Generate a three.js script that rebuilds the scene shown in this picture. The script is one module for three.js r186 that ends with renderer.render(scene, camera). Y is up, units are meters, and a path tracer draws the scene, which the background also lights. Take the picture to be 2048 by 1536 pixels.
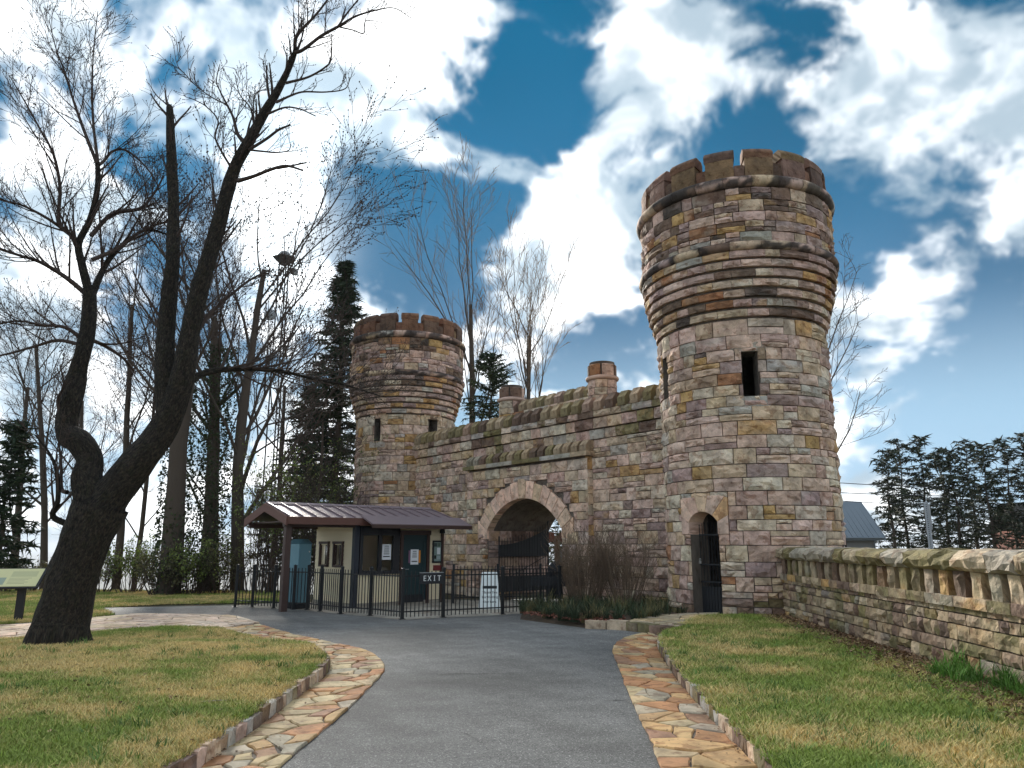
import * as THREE from 'three';
import { mergeGeometries } from 'three/addons/utils/BufferGeometryUtils.js';
import { RoundedBoxGeometry } from 'three/addons/geometries/RoundedBoxGeometry.js';
import { TextGeometry } from 'three/addons/geometries/TextGeometry.js';
import { FontLoader } from 'three/addons/loaders/FontLoader.js';

// ---------------------------------------------------------------- random and noise
function rngOf(seed) {
  let a = seed >>> 0;
  return () => { a = (a + 0x6D2B79F5) | 0; let t = Math.imul(a ^ (a >>> 15), 1 | a); t = (t + Math.imul(t ^ (t >>> 7), 61 | t)) ^ t; return ((t ^ (t >>> 14)) >>> 0) / 4294967296; };
}
function hash3(x, y, z) { let h = Math.imul(x, 374761393) + Math.imul(y, 668265263) + Math.imul(z, 1442695041) | 0; h = Math.imul(h ^ (h >>> 15), 2246822519); h = Math.imul(h ^ (h >>> 13), 3266489917); return ((h ^ (h >>> 16)) >>> 0) / 4294967296; }
const fade = t => t * t * (3 - 2 * t), lerp = (a, b, t) => a + (b - a) * t, clamp = (x, a = 0, b = 1) => Math.min(b, Math.max(a, x));
const sstep = (a, b, x) => fade(clamp((x - a) / (b - a)));
function noise3(x, y, z) {
  const xi = Math.floor(x), yi = Math.floor(y), zi = Math.floor(z), u = fade(x - xi), v = fade(y - yi), w = fade(z - zi);
  const c = (i, j, k) => hash3(xi + i, yi + j, zi + k);
  return lerp(lerp(lerp(c(0, 0, 0), c(1, 0, 0), u), lerp(c(0, 1, 0), c(1, 1, 0), u), v), lerp(lerp(c(0, 0, 1), c(1, 0, 1), u), lerp(c(0, 1, 1), c(1, 1, 1), u), v), w);
}
function fbm(x, y, z, o = 5, g = 0.5) { let s = 0, a = 1, n = 0; for (let i = 0; i < o; i++) { s += a * noise3(x, y, z); n += a; a *= g; x = x * 2.03 + 17.1; y = y * 2.03 + 5.7; z = z * 2.03 + 9.2; } return s / n; }

// ---------------------------------------------------------------- camera
const scene = new THREE.Scene();
const EYE = 1.7, F = 1500, HZ = 1090;
const pitch = Math.atan((HZ - 768) / F), CP = Math.cos(pitch), SP = Math.sin(pitch);
const camera = new THREE.PerspectiveCamera(2 * Math.atan(768 / F) * 180 / Math.PI, 2048 / 1536, 0.1, 60000);
camera.position.set(0, EYE, 0);
camera.lookAt(0, EYE + SP, -CP);
// reading positions off the photograph: direction of a point of the picture, its place on level ground or at a given depth
const rayOf = (x, y) => new THREE.Vector3(x - 1024, (768 - y) * CP + F * SP, -(F * CP - (768 - y) * SP));
function gp(x, y, h = 0) { const r = rayOf(x, y), t = (h - EYE) / r.y; return [r.x * t, r.z * t]; }
function at(x, y, z) { const r = rayOf(x, y), t = z / r.z; return new THREE.Vector3(r.x * t, EYE + r.y * t, z); }

// ---------------------------------------------------------------- sky, sun, exposure
const sunDir = rayOf(560, 470).normalize();
{
  const W = 2048, H = 1024, data = new Float32Array(W * H * 4);
  const spot = (x, y, r, a) => { const d = rayOf(x, y).normalize(); return [d.x, d.y, d.z, 1 / (r * r), a]; };
  // large masses of cloud (+) and open sky (-)
  const masses = [
    [300, 70, .07, -.34], [180, 150, .05, -.16], [620, 10, .05, -.2], [1130, 60, .085, -.42], [1050, 230, .10, -.48], [1090, 320, .06, -.3], [850, 400, .11, -.42], [960, 410, .07, -.3], [740, 340, .05, -.16], [640, 520, .07, -.16], [820, 540, .10, -.24],
    [1570, 180, .08, -.40], [1480, 280, .06, -.26], [1380, 330, .06, -.2], [1900, 410, .10, -.42], [1780, 390, .07, -.28], [1960, 600, .10, -.34], [1760, 640, .06, -.2], [1740, 60, .06, -.3], [1880, 800, .10, -.26], [2010, 850, .08, -.2], [40, 870, .05, -.3], [1280, 620, .10, -.16], [2000, 40, .06, -.3], [1200, 700, .10, -.14], [1760, 860, .07, -.16],
    [460, 190, .12, .16], [760, 240, .08, .24], [650, 110, .08, .20], [900, 80, .08, .24], [1000, 130, .04, .16], [1240, 200, .07, .28], [1330, 90, .07, .28], [1180, 340, .06, .26], [1130, 400, .05, .24], [1080, 470, .07, .24], [1040, 540, .06, .18], [1220, 440, .06, .18], [1450, 130, .05, .22], [1690, 170, .07, .30], [1800, 110, .06, .22], [1830, 300, .05, .28], [1960, 190, .07, .28], [2040, 420, .05, .26], [1960, 490, .04, .2], [1780, 540, .04, .22], [1900, 600, .045, .24], [1800, 610, .04, .2],
    [560, 470, .09, .26], [200, 560, .2, .07], [350, 800, .2, .05], [100, 1000, .3, .12], [1730, 760, .05, .32], [1850, 700, .05, .16], [1700, 960, .07, .2], [60, 60, .09, .2], [880, 320, .05, .2], [960, 330, .05, .22],
  ].map(m => spot(...m));
  for (let j = 0; j < H; j++) {
    const lat = ((j + .5) / H - .5) * Math.PI, cl = Math.cos(lat), y = Math.sin(lat);
    for (let i = 0; i < W; i++) {
      const ph = ((i + .5) / W - .5) * 2 * Math.PI, x = Math.cos(ph) * cl, z = Math.sin(ph) * cl;
      const up = Math.max(y, 0), q = 1 / (up + .55);
      const sd = x * sunDir.x + y * sunDir.y + z * sunDir.z;
      // clear air, paler towards the horizon
      const hzn = Math.exp(-up * 7.0);
      let r = lerp(.0, .30, hzn), g = lerp(.055, .32, hzn), b = lerp(.116, .38, hzn);
      const deep = .55 + .9 * fbm(x * 2.6 + 4, y * 3.4, z * 2.6, 3);
      r *= deep; g *= deep; b *= deep;
      const haze = .72 * sstep(.30, .13, up); r = lerp(r, .16, haze); g = lerp(g, .26, haze); b = lerp(b, .34, haze);
      // broken cloud
      const px = x * q * 4.4, pz = z * q * 4.4, py = y * 2.2;
      const w1 = fbm(px * 1.2 + 3, 1.3 + py, pz * 1.2, 4) - .5, w2 = fbm(px * 1.2, 7.7 + py, pz * 1.2 + 8, 4) - .5;
      const n1 = fbm(px * 1.7 + w1 * 1.3, 2.2 + w2 + py, pz * 1.7 + w2 * 1.3, 7, .66);
      let cov = (n1 - .495) * 1.75, place = 0;
      for (const m of masses) { const d2 = ((x - m[0]) ** 2 + (y - m[1]) ** 2 + (z - m[2]) ** 2) * m[3]; if (d2 < 6) place += m[4] * Math.exp(-d2); }
      cov += clamp(place, -.42, .30) * .72 + .08 * hzn;
      const dens = .97 * Math.pow(sstep(-.20, .17, cov), 1.3);
      const bil = fbm(px * 2.4 + 9 + w2 * 1.6, 4.4 + py, pz * 2.4 + w1 * 1.6, 6, .55) - .5;
      const thick = sstep(.0, 1., .50 + bil * 2.9);
      const glow = Math.pow(clamp(sd), 160) * .5 + Math.pow(clamp(sd), 14) * .10;
      const lit = .72 + glow, shade = .235 + glow * .7;
      r = lerp(r, lerp(lit, shade * .78, thick), dens); g = lerp(g, lerp(lit * 1.01, shade * .98, thick), dens); b = lerp(b, lerp(lit * 1.01, shade * 1.14, thick), dens);
      const gl = Math.pow(clamp(sd), 500) * .5; r += gl; g += gl * .97; b += gl * .9;
      if (y < 0) { const t = sstep(0, -.05, y); r = lerp(r, .58, t); g = lerp(g, .63, t); b = lerp(b, .66, t); }
      const k = (j * W + i) * 4; data[k] = r; data[k + 1] = g; data[k + 2] = b; data[k + 3] = 1;
    }
  }
  const sky = new THREE.DataTexture(data, W, H, THREE.RGBAFormat, THREE.FloatType);
  sky.mapping = THREE.EquirectangularReflectionMapping; sky.magFilter = sky.minFilter = THREE.LinearFilter; sky.colorSpace = THREE.LinearSRGBColorSpace; sky.needsUpdate = true;
  scene.background = sky; scene.environment = sky;
}
const sun = new THREE.DirectionalLight(new THREE.Color(1, .94, .84), 3.2);
sun.position.copy(sunDir).multiplyScalar(120).add(new THREE.Vector3(0, 0, -20)); sun.target.position.set(0, 0, -20);
sun.castShadow = true; sun.shadow.radius = 24; sun.shadow.mapSize.set(2048, 2048);
Object.assign(sun.shadow.camera, { left: -60, right: 60, top: 60, bottom: -60, near: 1, far: 400 });
scene.add(sun, sun.target);
const renderer = new THREE.WebGLRenderer({ antialias: true });
renderer.setSize(1024, 768); renderer.toneMapping = THREE.LinearToneMapping; renderer.toneMappingExposure = 2.85;
scene.fog = new THREE.FogExp2(new THREE.Color(.86, .92, 1), .00013);
renderer.shadowMap.enabled = true; renderer.shadowMap.type = THREE.PCFSoftShadowMap;

// ---------------------------------------------------------------- textures and materials
const V3 = (x, y, z) => new THREE.Vector3(x, y, z);
function dataTex(n, fn, srgb) {
  const d = new Uint8Array(n * n * 4);
  for (let j = 0; j < n; j++) for (let i = 0; i < n; i++) { const c = fn(i / n, j / n), k = (j * n + i) * 4; const a = Array.isArray(c) ? c : [c, c, c]; for (let q = 0; q < 3; q++) d[k + q] = clamp(a[q]) * 255; d[k + 3] = 255; }
  const t = new THREE.DataTexture(d, n, n); t.wrapS = t.wrapT = THREE.RepeatWrapping; t.magFilter = THREE.LinearFilter; t.minFilter = THREE.LinearMipmapLinearFilter; t.generateMipmaps = true;
  if (srgb) t.colorSpace = THREE.SRGBColorSpace; t.needsUpdate = true; return t;
}
// noise that repeats over the unit square
function tnoise(u, v, f, s) { const x = u * f, y = v * f, xi = Math.floor(x), yi = Math.floor(y), a = fade(x - xi), b = fade(y - yi), c = (i, j) => hash3((xi + i) % f, (yi + j) % f, s); return lerp(lerp(c(0, 0), c(1, 0), a), lerp(c(0, 1), c(1, 1), a), b); }
function tfbm(u, v, f, s, o = 4, g = .55) { let r = 0, a = 1, n = 0; for (let i = 0; i < o; i++) { r += a * tnoise(u, v, f, s + i); n += a; a *= g; f *= 2; } return r / n; }
const T = {};
T.rockBump = dataTex(512, (u, v) => { const a = tfbm(u, v, 8, 3, 6, .6), b = Math.abs(tfbm(u, v, 6, 40, 4) - .5) * 2; return .65 * a + .5 * b - .1; });
T.rockTone = dataTex(512, (u, v) => { const a = tfbm(u, v, 5, 11, 5, .6), b = tfbm(u, v, 40, 31, 3), s = sstep(.60, .74, tfbm(u, v, 9, 71, 4)); const k = .92 + .24 * (a - .5) * 2 + .10 * (b - .5); return [k - s * .14, k - s * .18, k - s * .2]; }, true);
T.asphalt = dataTex(1024, (u, v) => { const i = Math.floor(u * 150), j = Math.floor(v * 150), h = hash3(i, j, 5), f = tnoise(u, v, 512, 9), c = tfbm(u, v, 6, 21, 4); let k = .40 + .20 * (f - .5) + .14 * (c - .5); if (h > .86) k += .22 * (h - .86) / .14; if (h < .2) k -= .10; return [k, k * .995, k * .985]; }, true);
T.asphaltBump = dataTex(512, (u, v) => { const h = hash3(Math.floor(u * 200), Math.floor(v * 200), 8); return .35 * h + .5 * tnoise(u, v, 256, 2); });
T.bark = dataTex(512, (u, v) => { const w = tfbm(u, v, 8, 5, 3) - .5, r = tfbm((u + w * .10 + 1) % 1, (v * .25 + 1) % 1, 32, 9, 4, .6); return r; });
T.barkTone = dataTex(512, (u, v) => { const a = tfbm(u, v, 24, 51, 5, .65), li = .8 * sstep(.60, .68, tfbm(u, v, 22, 61, 4)), mo = .5 * sstep(.55, .7, tfbm(u, v, 7, 91, 4)); const k = .40 + .9 * (a - .5); return [lerp(lerp(k, .62, li * .6), .34, mo * .5), lerp(lerp(k * .92, .64, li * .6), .37, mo * .5), lerp(lerp(k * .84, .56, li * .6), .18, mo * .5)]; }, true);
T.turf = dataTex(512, (u, v) => { const a = tfbm(u, v, 32, 4, 5, .7), g = sstep(.42, .6, tfbm(u, v, 6, 14, 4)); const k = .55 + .7 * (a - .5); return [lerp(.62, .36, g) * k * 1.2, lerp(.50, .44, g) * k * 1.2, lerp(.30, .16, g) * k * 1.2]; }, true);
T.fine = dataTex(256, (u, v) => tfbm(u, v, 32, 6, 4, .7));
const std = (o) => new THREE.MeshStandardMaterial({ roughness: .9, metalness: 0, side: THREE.DoubleSide, ...o });
const lin = (r, g, b) => new THREE.Color().setRGB(r, g, b);
const M = {
  stone: std({ vertexColors: true, map: T.rockTone, bumpMap: T.rockBump, bumpScale: .032, roughness: .92 }),
  dressed: std({ vertexColors: true, map: T.rockTone, bumpMap: T.rockBump, bumpScale: .005, roughness: .88 }),
  mortar: std({ color: lin(.17, .14, .115), map: T.rockTone, bumpMap: T.fine, bumpScale: .006, roughness: .98 }),
  asphalt: std({ vertexColors: true, map: T.asphalt, bumpMap: T.asphaltBump, bumpScale: .004, roughness: .86 }),
  concrete: std({ color: lin(.40, .36, .30), map: T.rockTone, bumpMap: T.fine, bumpScale: .003 }),
  turf: std({ vertexColors: true, map: T.turf, bumpMap: T.fine, bumpScale: .02, roughness: 1 }),
  soil: std({ color: lin(.10, .07, .045), map: T.rockTone, bumpMap: T.fine, bumpScale: .03, roughness: 1 }),
  bark: std({ color: lin(.17, .15, .13), map: T.barkTone, bumpMap: T.bark, bumpScale: .06, roughness: 1 }),
  barkFar: std({ color: lin(.085, .066, .052), bumpMap: T.bark, bumpScale: .02, roughness: 1 }),
  twig: std({ color: lin(.060, .042, .035), roughness: 1 }),
  twigPale: std({ color: lin(.20, .14, .095), roughness: 1 }),
  needle: std({ vertexColors: true, roughness: .8 }),
  leaf: new THREE.MeshPhysicalMaterial({ vertexColors: true, roughness: .75, side: THREE.DoubleSide, transmission: .25, thickness: 0 }),
  iron: std({ color: lin(.012, .013, .015), roughness: .48, metalness: .3 }),
  ironMatt: std({ color: lin(.014, .015, .018), roughness: .7 }),
  cream: std({ color: lin(.78, .68, .48), bumpMap: T.fine, bumpScale: .002, roughness: .7 }),
  brown: std({ color: lin(.055, .028, .022), roughness: .55 }),
  fascia: std({ color: lin(.12, .050, .036), roughness: .6 }),
  roofMetal: std({ color: lin(.22, .165, .18), roughness: .42, metalness: .25 }),
  teal: std({ color: lin(.008, .032, .038), roughness: .5 }),
  cabinet: std({ color: lin(.12, .25, .31), roughness: .45, metalness: .2 }),
  cabinetDoor: std({ color: lin(.22, .16, .18), roughness: .5 }),
  glass: new THREE.MeshPhysicalMaterial({ color: 0xffffff, roughness: .03, transmission: 1, thickness: 0, ior: 1.5, side: THREE.DoubleSide }),
  darkRoom: std({ color: lin(.05, .045, .04), roughness: 1 }),
  white: std({ color: lin(.78, .80, .80), roughness: .6 }),
  steel: std({ color: lin(.38, .40, .42), roughness: .45, metalness: .7 }),
  greyRoof: std({ color: lin(.16, .19, .22), roughness: .45, metalness: .4 }),
  greyWall: std({ color: lin(.22, .23, .24), roughness: .9 }),
  brick: std({ color: lin(.20, .075, .050), map: T.rockTone, roughness: .95 }),
  shingle: std({ color: lin(.05, .045, .04), map: T.rockTone, roughness: 1 }),
  padlock: std({ color: lin(.75, .75, .72), roughness: .3, metalness: .8 }),
  wood: std({ color: lin(.14, .075, .045), roughness: .85 }),
};

// ---------------------------------------------------------------- naming and grouping helpers
const taken = {};
function numbered(n) { const k = (taken[n] = (taken[n] ?? -1) + 1); return k ? n + '_' + String(k).padStart(3, '0') : n; }
function shadows(o) { o.traverse(m => { if (m.isMesh) m.castShadow = m.receiveShadow = true; }); return o; }
function thing(name, label, category, pos = [0, 0, 0], turn = 0, group) {
  const o = new THREE.Group(); o.name = numbered(name); o.position.set(...pos); o.rotation.y = turn; o.userData = { label, category };
  if (group) o.userData.group = group; scene.add(o); return o;
}
function structure(name, geo, mat) { const m = new THREE.Mesh(geo, mat); m.name = name; m.userData.kind = 'structure'; m.receiveShadow = m.castShadow = true; scene.add(m); return m; }
function part(parent, name, geo, mat, label) { const m = new THREE.Mesh(Array.isArray(geo) ? mergeGeometries(geo.map(g => clean(g))) : geo, mat); m.name = name; m.castShadow = m.receiveShadow = true; if (label) m.userData.label = label; parent.add(m); return m; }
function stuffPart(parent, name, geo, mat) { const m = part(parent, name, geo, mat); m.userData.kind = 'stuff'; return m; }
function clean(g) { const h = g.index ? g.toNonIndexed() : g; for (const k of Object.keys(h.attributes)) if (!['position', 'normal', 'uv'].includes(k)) h.deleteAttribute(k); return h; }
function box(w, h, d, x = 0, y = 0, z = 0, ry = 0) { const g = new THREE.BoxGeometry(w, h, d); if (ry) g.rotateY(ry); g.translate(x, y, z); return g; }
function rbox(w, h, d, r, x = 0, y = 0, z = 0) { const g = new RoundedBoxGeometry(w, h, d, 2, r); g.translate(x, y, z); return g; }
function rod(a, b, r0, r1 = r0, n = 6) { const d = b.clone().sub(a), g = new THREE.CylinderGeometry(r1, r0, d.length(), n); g.applyQuaternion(new THREE.Quaternion().setFromUnitVectors(V3(0, 1, 0), d.normalize())); g.translate((a.x + b.x) / 2, (a.y + b.y) / 2, (a.z + b.z) / 2); return g; }
function paint(g, c) { const n = g.attributes.position.count, a = new Float32Array(n * 3); for (let i = 0; i < n; i++) { a[i * 3] = c[0]; a[i * 3 + 1] = c[1]; a[i * 3 + 2] = c[2]; } g.setAttribute('color', new THREE.BufferAttribute(a, 3)); return g; }
function triGeo(pos, uv, col) { const g = new THREE.BufferGeometry(); g.setAttribute('position', new THREE.BufferAttribute(new Float32Array(pos), 3)); if (uv) g.setAttribute('uv', new THREE.BufferAttribute(new Float32Array(uv), 2)); if (col) g.setAttribute('color', new THREE.BufferAttribute(new Float32Array(col), 3)); g.computeVertexNormals(); return g; }

// ---------------------------------------------------------------- masonry
// sandstone tones as they are in the quarry: buff, cream, rose, mauve, ochre, rust, grey
const BUFF = [.64, .505, .37], CREAM = [.72, .63, .51], ROSE = [.58, .42, .36], MAUVE = [.42, .315, .295], OCHRE = [.55, .36, .16], RUST = [.40, .20, .10], GREY = [.50, .48, .44], UMBER = [.20, .135, .10], BLACKENED = [.105, .085, .072], MOSSY = [.24, .21, .10], PINK = [.72, .545, .46];
function toneFrom(list, R) { let t = 0; for (const l of list) t += l[1]; let q = R() * t; for (const l of list) { q -= l[1]; if (q <= 0) { const k = .86 + .28 * R(), c = l[0]; return [c[0] * k * (1.0 + .08 * R()), c[1] * k * .985, c[2] * k * (.87 + .10 * R())]; } } return list[0][0]; }
const MIX = [[BUFF, 5], [CREAM, 4.2], [ROSE, 3], [MAUVE, 1.3], [OCHRE, 1.2], [GREY, 1.2], [RUST, .45], [PINK, 6]];
const MIXHIGH = [[BUFF, 2.6], [ROSE, 4.4], [MAUVE, 3.4], [PINK, 1.4], [OCHRE, 1.4], [GREY, .8], [RUST, 1.2], [UMBER, 2.5], [BLACKENED, .3]];
const MIXWALL = [[[.44, .35, .23], 5], [[.50, .42, .30], 2], [[.36, .27, .19], 2.4], [OCHRE, .7], [[.36, .33, .27], 1.4], [MOSSY, 4], [UMBER, 2.6]];
const MIXTOOTH = [[[.46, .36, .24], 4], [[.30, .25, .13], 3], [[.42, .30, .23], 1.2], [UMBER, 2], [[.40, .36, .28], 1.5]];

// rows of squared stones of mixed height: {u, v, w, h} with (u, v) the lower left corner
function layRow(u0, u1, v, h, R, o = {}) {
  const { wmin = .34, wmax = .92, split = .22 } = o, out = []; let u = u0;
  while (u < u1 - 1e-4) {
    let w = lerp(wmin, wmax, Math.pow(R(), 1.2)); if (u1 - u - w < wmin * .8) w = u1 - u; if (w > wmax * 1.35) w /= 2;
    if (h > .21 && R() < split) {
      const f = .38 + .26 * R(); let a = u; const cut = R() < .5 && w > .5 ? lerp(.35, .65, R()) : 0;
      out.push({ u, v, w, h: h * f });
      if (cut) { out.push({ u: a, v: v + h * f, w: w * cut, h: h * (1 - f) }); out.push({ u: a + w * cut, v: v + h * f, w: w * (1 - cut), h: h * (1 - f) }); } else out.push({ u, v: v + h * f, w, h: h * (1 - f) });
    } else out.push({ u, v, w, h });
    u += w;
  }
  return out;
}
function rowsOf(v0, v1, R, hmin = .23, hmax = .38) { const hs = []; let v = v0; while (v < v1 - .001) { let h = lerp(hmin, hmax, R()); if (v1 - v - h < hmin * .8) h = v1 - v; if (h > hmax * 1.3) h /= 2; hs.push([v, h]); v += h; } return hs; }
// keep stones out of an opening: trim them to the larger rest
function trim(list, a0, a1, b0, b1, min = .07) {
  const out = [];
  for (const s of list) {
    if (s.u >= a1 || s.u + s.w <= a0 || s.v >= b1 || s.v + s.h <= b0) { out.push(s); continue; }
    if (s.u < a0 - min) out.push({ ...s, w: a0 - s.u });
    if (s.u + s.w > a1 + min) out.push({ ...s, u: a1, w: s.u + s.w - a1 });
    const m0 = Math.max(s.u, a0), m1 = Math.min(s.u + s.w, a1);
    if (s.v + s.h > b1 + min * .7) out.push({ u: m0, w: m1 - m0, v: b1, h: s.v + s.h - b1 });
    if (s.v < b0 - min * .7) out.push({ u: m0, w: m1 - m0, v: s.v, h: b0 - s.v });
  }
  return out;
}
// one rock-faced block: rough pillowed front with chipped facets, sides running back into the wall
function blockGeo(s, map, R, o = {}) {
  const { bulge = .045, back = .10, joint = .010, color = BUFF, nx = s.w > .34 ? 5 : 3, ny = s.h > .16 ? 3 : 2, rough = 1 } = o;
  const u0 = s.u + joint, u1 = s.u + s.w - joint, v0 = s.v + joint, v1 = s.v + s.h - joint, P = [];
  const slopeU = (R() - .5) * bulge * 1.1, slopeV = (R() - .5) * bulge * 1.1, base = .55 + .5 * R();
  for (let j = 0; j <= ny; j++) for (let i = 0; i <= nx; i++) {
    const edge = i === 0 || j === 0 || i === nx || j === ny; let a = i / nx, b = j / ny;
    if (!edge) { a += (R() - .5) * .5 / nx; b += (R() - .5) * .55 / ny; }
    else { if (j === 0 || j === ny) { if (i && i < nx) a += (R() - .5) * .3 / nx; } }
    const n = edge ? bulge * (.10 + .50 * R()) : bulge * base * (.35 + .95 * R()) + slopeU * (a - .5) * 2 + slopeV * (b - .5) * 2;
    const eu = edge ? (R() - .5) * .008 * rough : 0, ev = edge ? (R() - .5) * .008 * rough : 0;
    P.push(map(lerp(u0, u1, a) + eu, lerp(v0, v1, b) + ev, n), [lerp(u0, u1, a), lerp(v0, v1, b)]);
  }
  const pos = [], uv = [], off = [R() * 7, R() * 7], id = (i, j) => (j * (nx + 1) + i) * 2;
  const tri = (a, b, c) => { for (const k of [a, b, c]) { const p = P[k], q = P[k + 1]; pos.push(p.x, p.y, p.z); uv.push(q[0] + off[0], q[1] + off[1]); } };
  for (let j = 0; j < ny; j++) for (let i = 0; i < nx; i++) { const a = id(i, j), b = id(i + 1, j), c = id(i + 1, j + 1), d = id(i, j + 1); if (R() < .5) { tri(a, b, c); tri(a, c, d); } else { tri(a, b, d); tri(b, c, d); } }
  const ring = []; for (let i = 0; i < nx; i++) ring.push(id(i, 0)); for (let j = 0; j < ny; j++) ring.push(id(nx, j)); for (let i = nx; i > 0; i--) ring.push(id(i, ny)); for (let j = ny; j > 0; j--) ring.push(id(0, j));
  for (let k = 0; k < ring.length; k++) {
    const a = ring[k], b = ring[(k + 1) % ring.length], pa = P[a], pb = P[b], qa = P[a + 1], qb = P[b + 1], ba = map(qa[0], qa[1], -back), bb = map(qb[0], qb[1], -back);
    for (const [p, q, e] of [[pa, qa, 0], [ba, qa, back], [pb, qb, 0], [pb, qb, 0], [ba, qa, back], [bb, qb, back]]) { pos.push(p.x, p.y, p.z); uv.push(q[0] + off[0] + e, q[1] + off[1] + e); }
  }
  const g = triGeo(pos, uv); paint(g, color);
  // iron bands and weathering inside the stone
  const ca = g.attributes.color, pa = g.attributes.position, ox = R() * 50, second = toneFrom(R() < .5 ? [[OCHRE, 1], [BUFF, 1], [ROSE, 1]] : [[UMBER, 1], [MAUVE, 1], [GREY, 1]], R), amt = .55 * R();
  for (let i = 0; i < ca.count; i++) { const k = amt * sstep(.45, .62, noise3(pa.getX(i) * 4.2 + ox, pa.getY(i) * 7, pa.getZ(i) * 4.2)), m = .88 + .24 * noise3(pa.getX(i) * 9, pa.getY(i) * 9 + ox, pa.getZ(i) * 9); ca.setXYZ(i, lerp(color[0], second[0], k) * m, lerp(color[1], second[1], k) * m, lerp(color[2], second[2], k) * m); }
  return g;
}
function seenSize(g, o) { g.computeBoundingBox(); const b = g.boundingBox, c = b.getCenter(V3(0, 0, 0)).add(o), d = c.clone().sub(camera.position), s = b.getSize(V3(0, 0, 0)); if (d.z > -1) return 0; const ax = Math.abs(d.x / d.z); if (ax > .80) return 0; return s.length() * s.y / d.lengthSq(); }
// the 300 stones that show largest become parts of their own, the rest one part
function setStones(parent, stones, mat, limit = 300) {
  for (const s of stones) s.size = s.face === false ? 0 : seenSize(s.geo, parent.position);
  stones.sort((a, b) => b.size - a.size);
  const rest = [];
  stones.forEach((s, i) => { if (i < limit && s.size > 0) part(parent, 'stone', s.geo, s.mat || mat); else rest.push(s.geo); });
  if (rest.length) stuffPart(parent, 'stonework', mergeGeometries(rest), mat);
}
function extrudeXY(shape, depth, bevel = .012) { const g = new THREE.ExtrudeGeometry(shape, { depth, bevelEnabled: bevel > 0, bevelThickness: bevel, bevelSize: bevel, bevelSegments: 1, curveSegments: 8, steps: 1 }); return g; }

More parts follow.
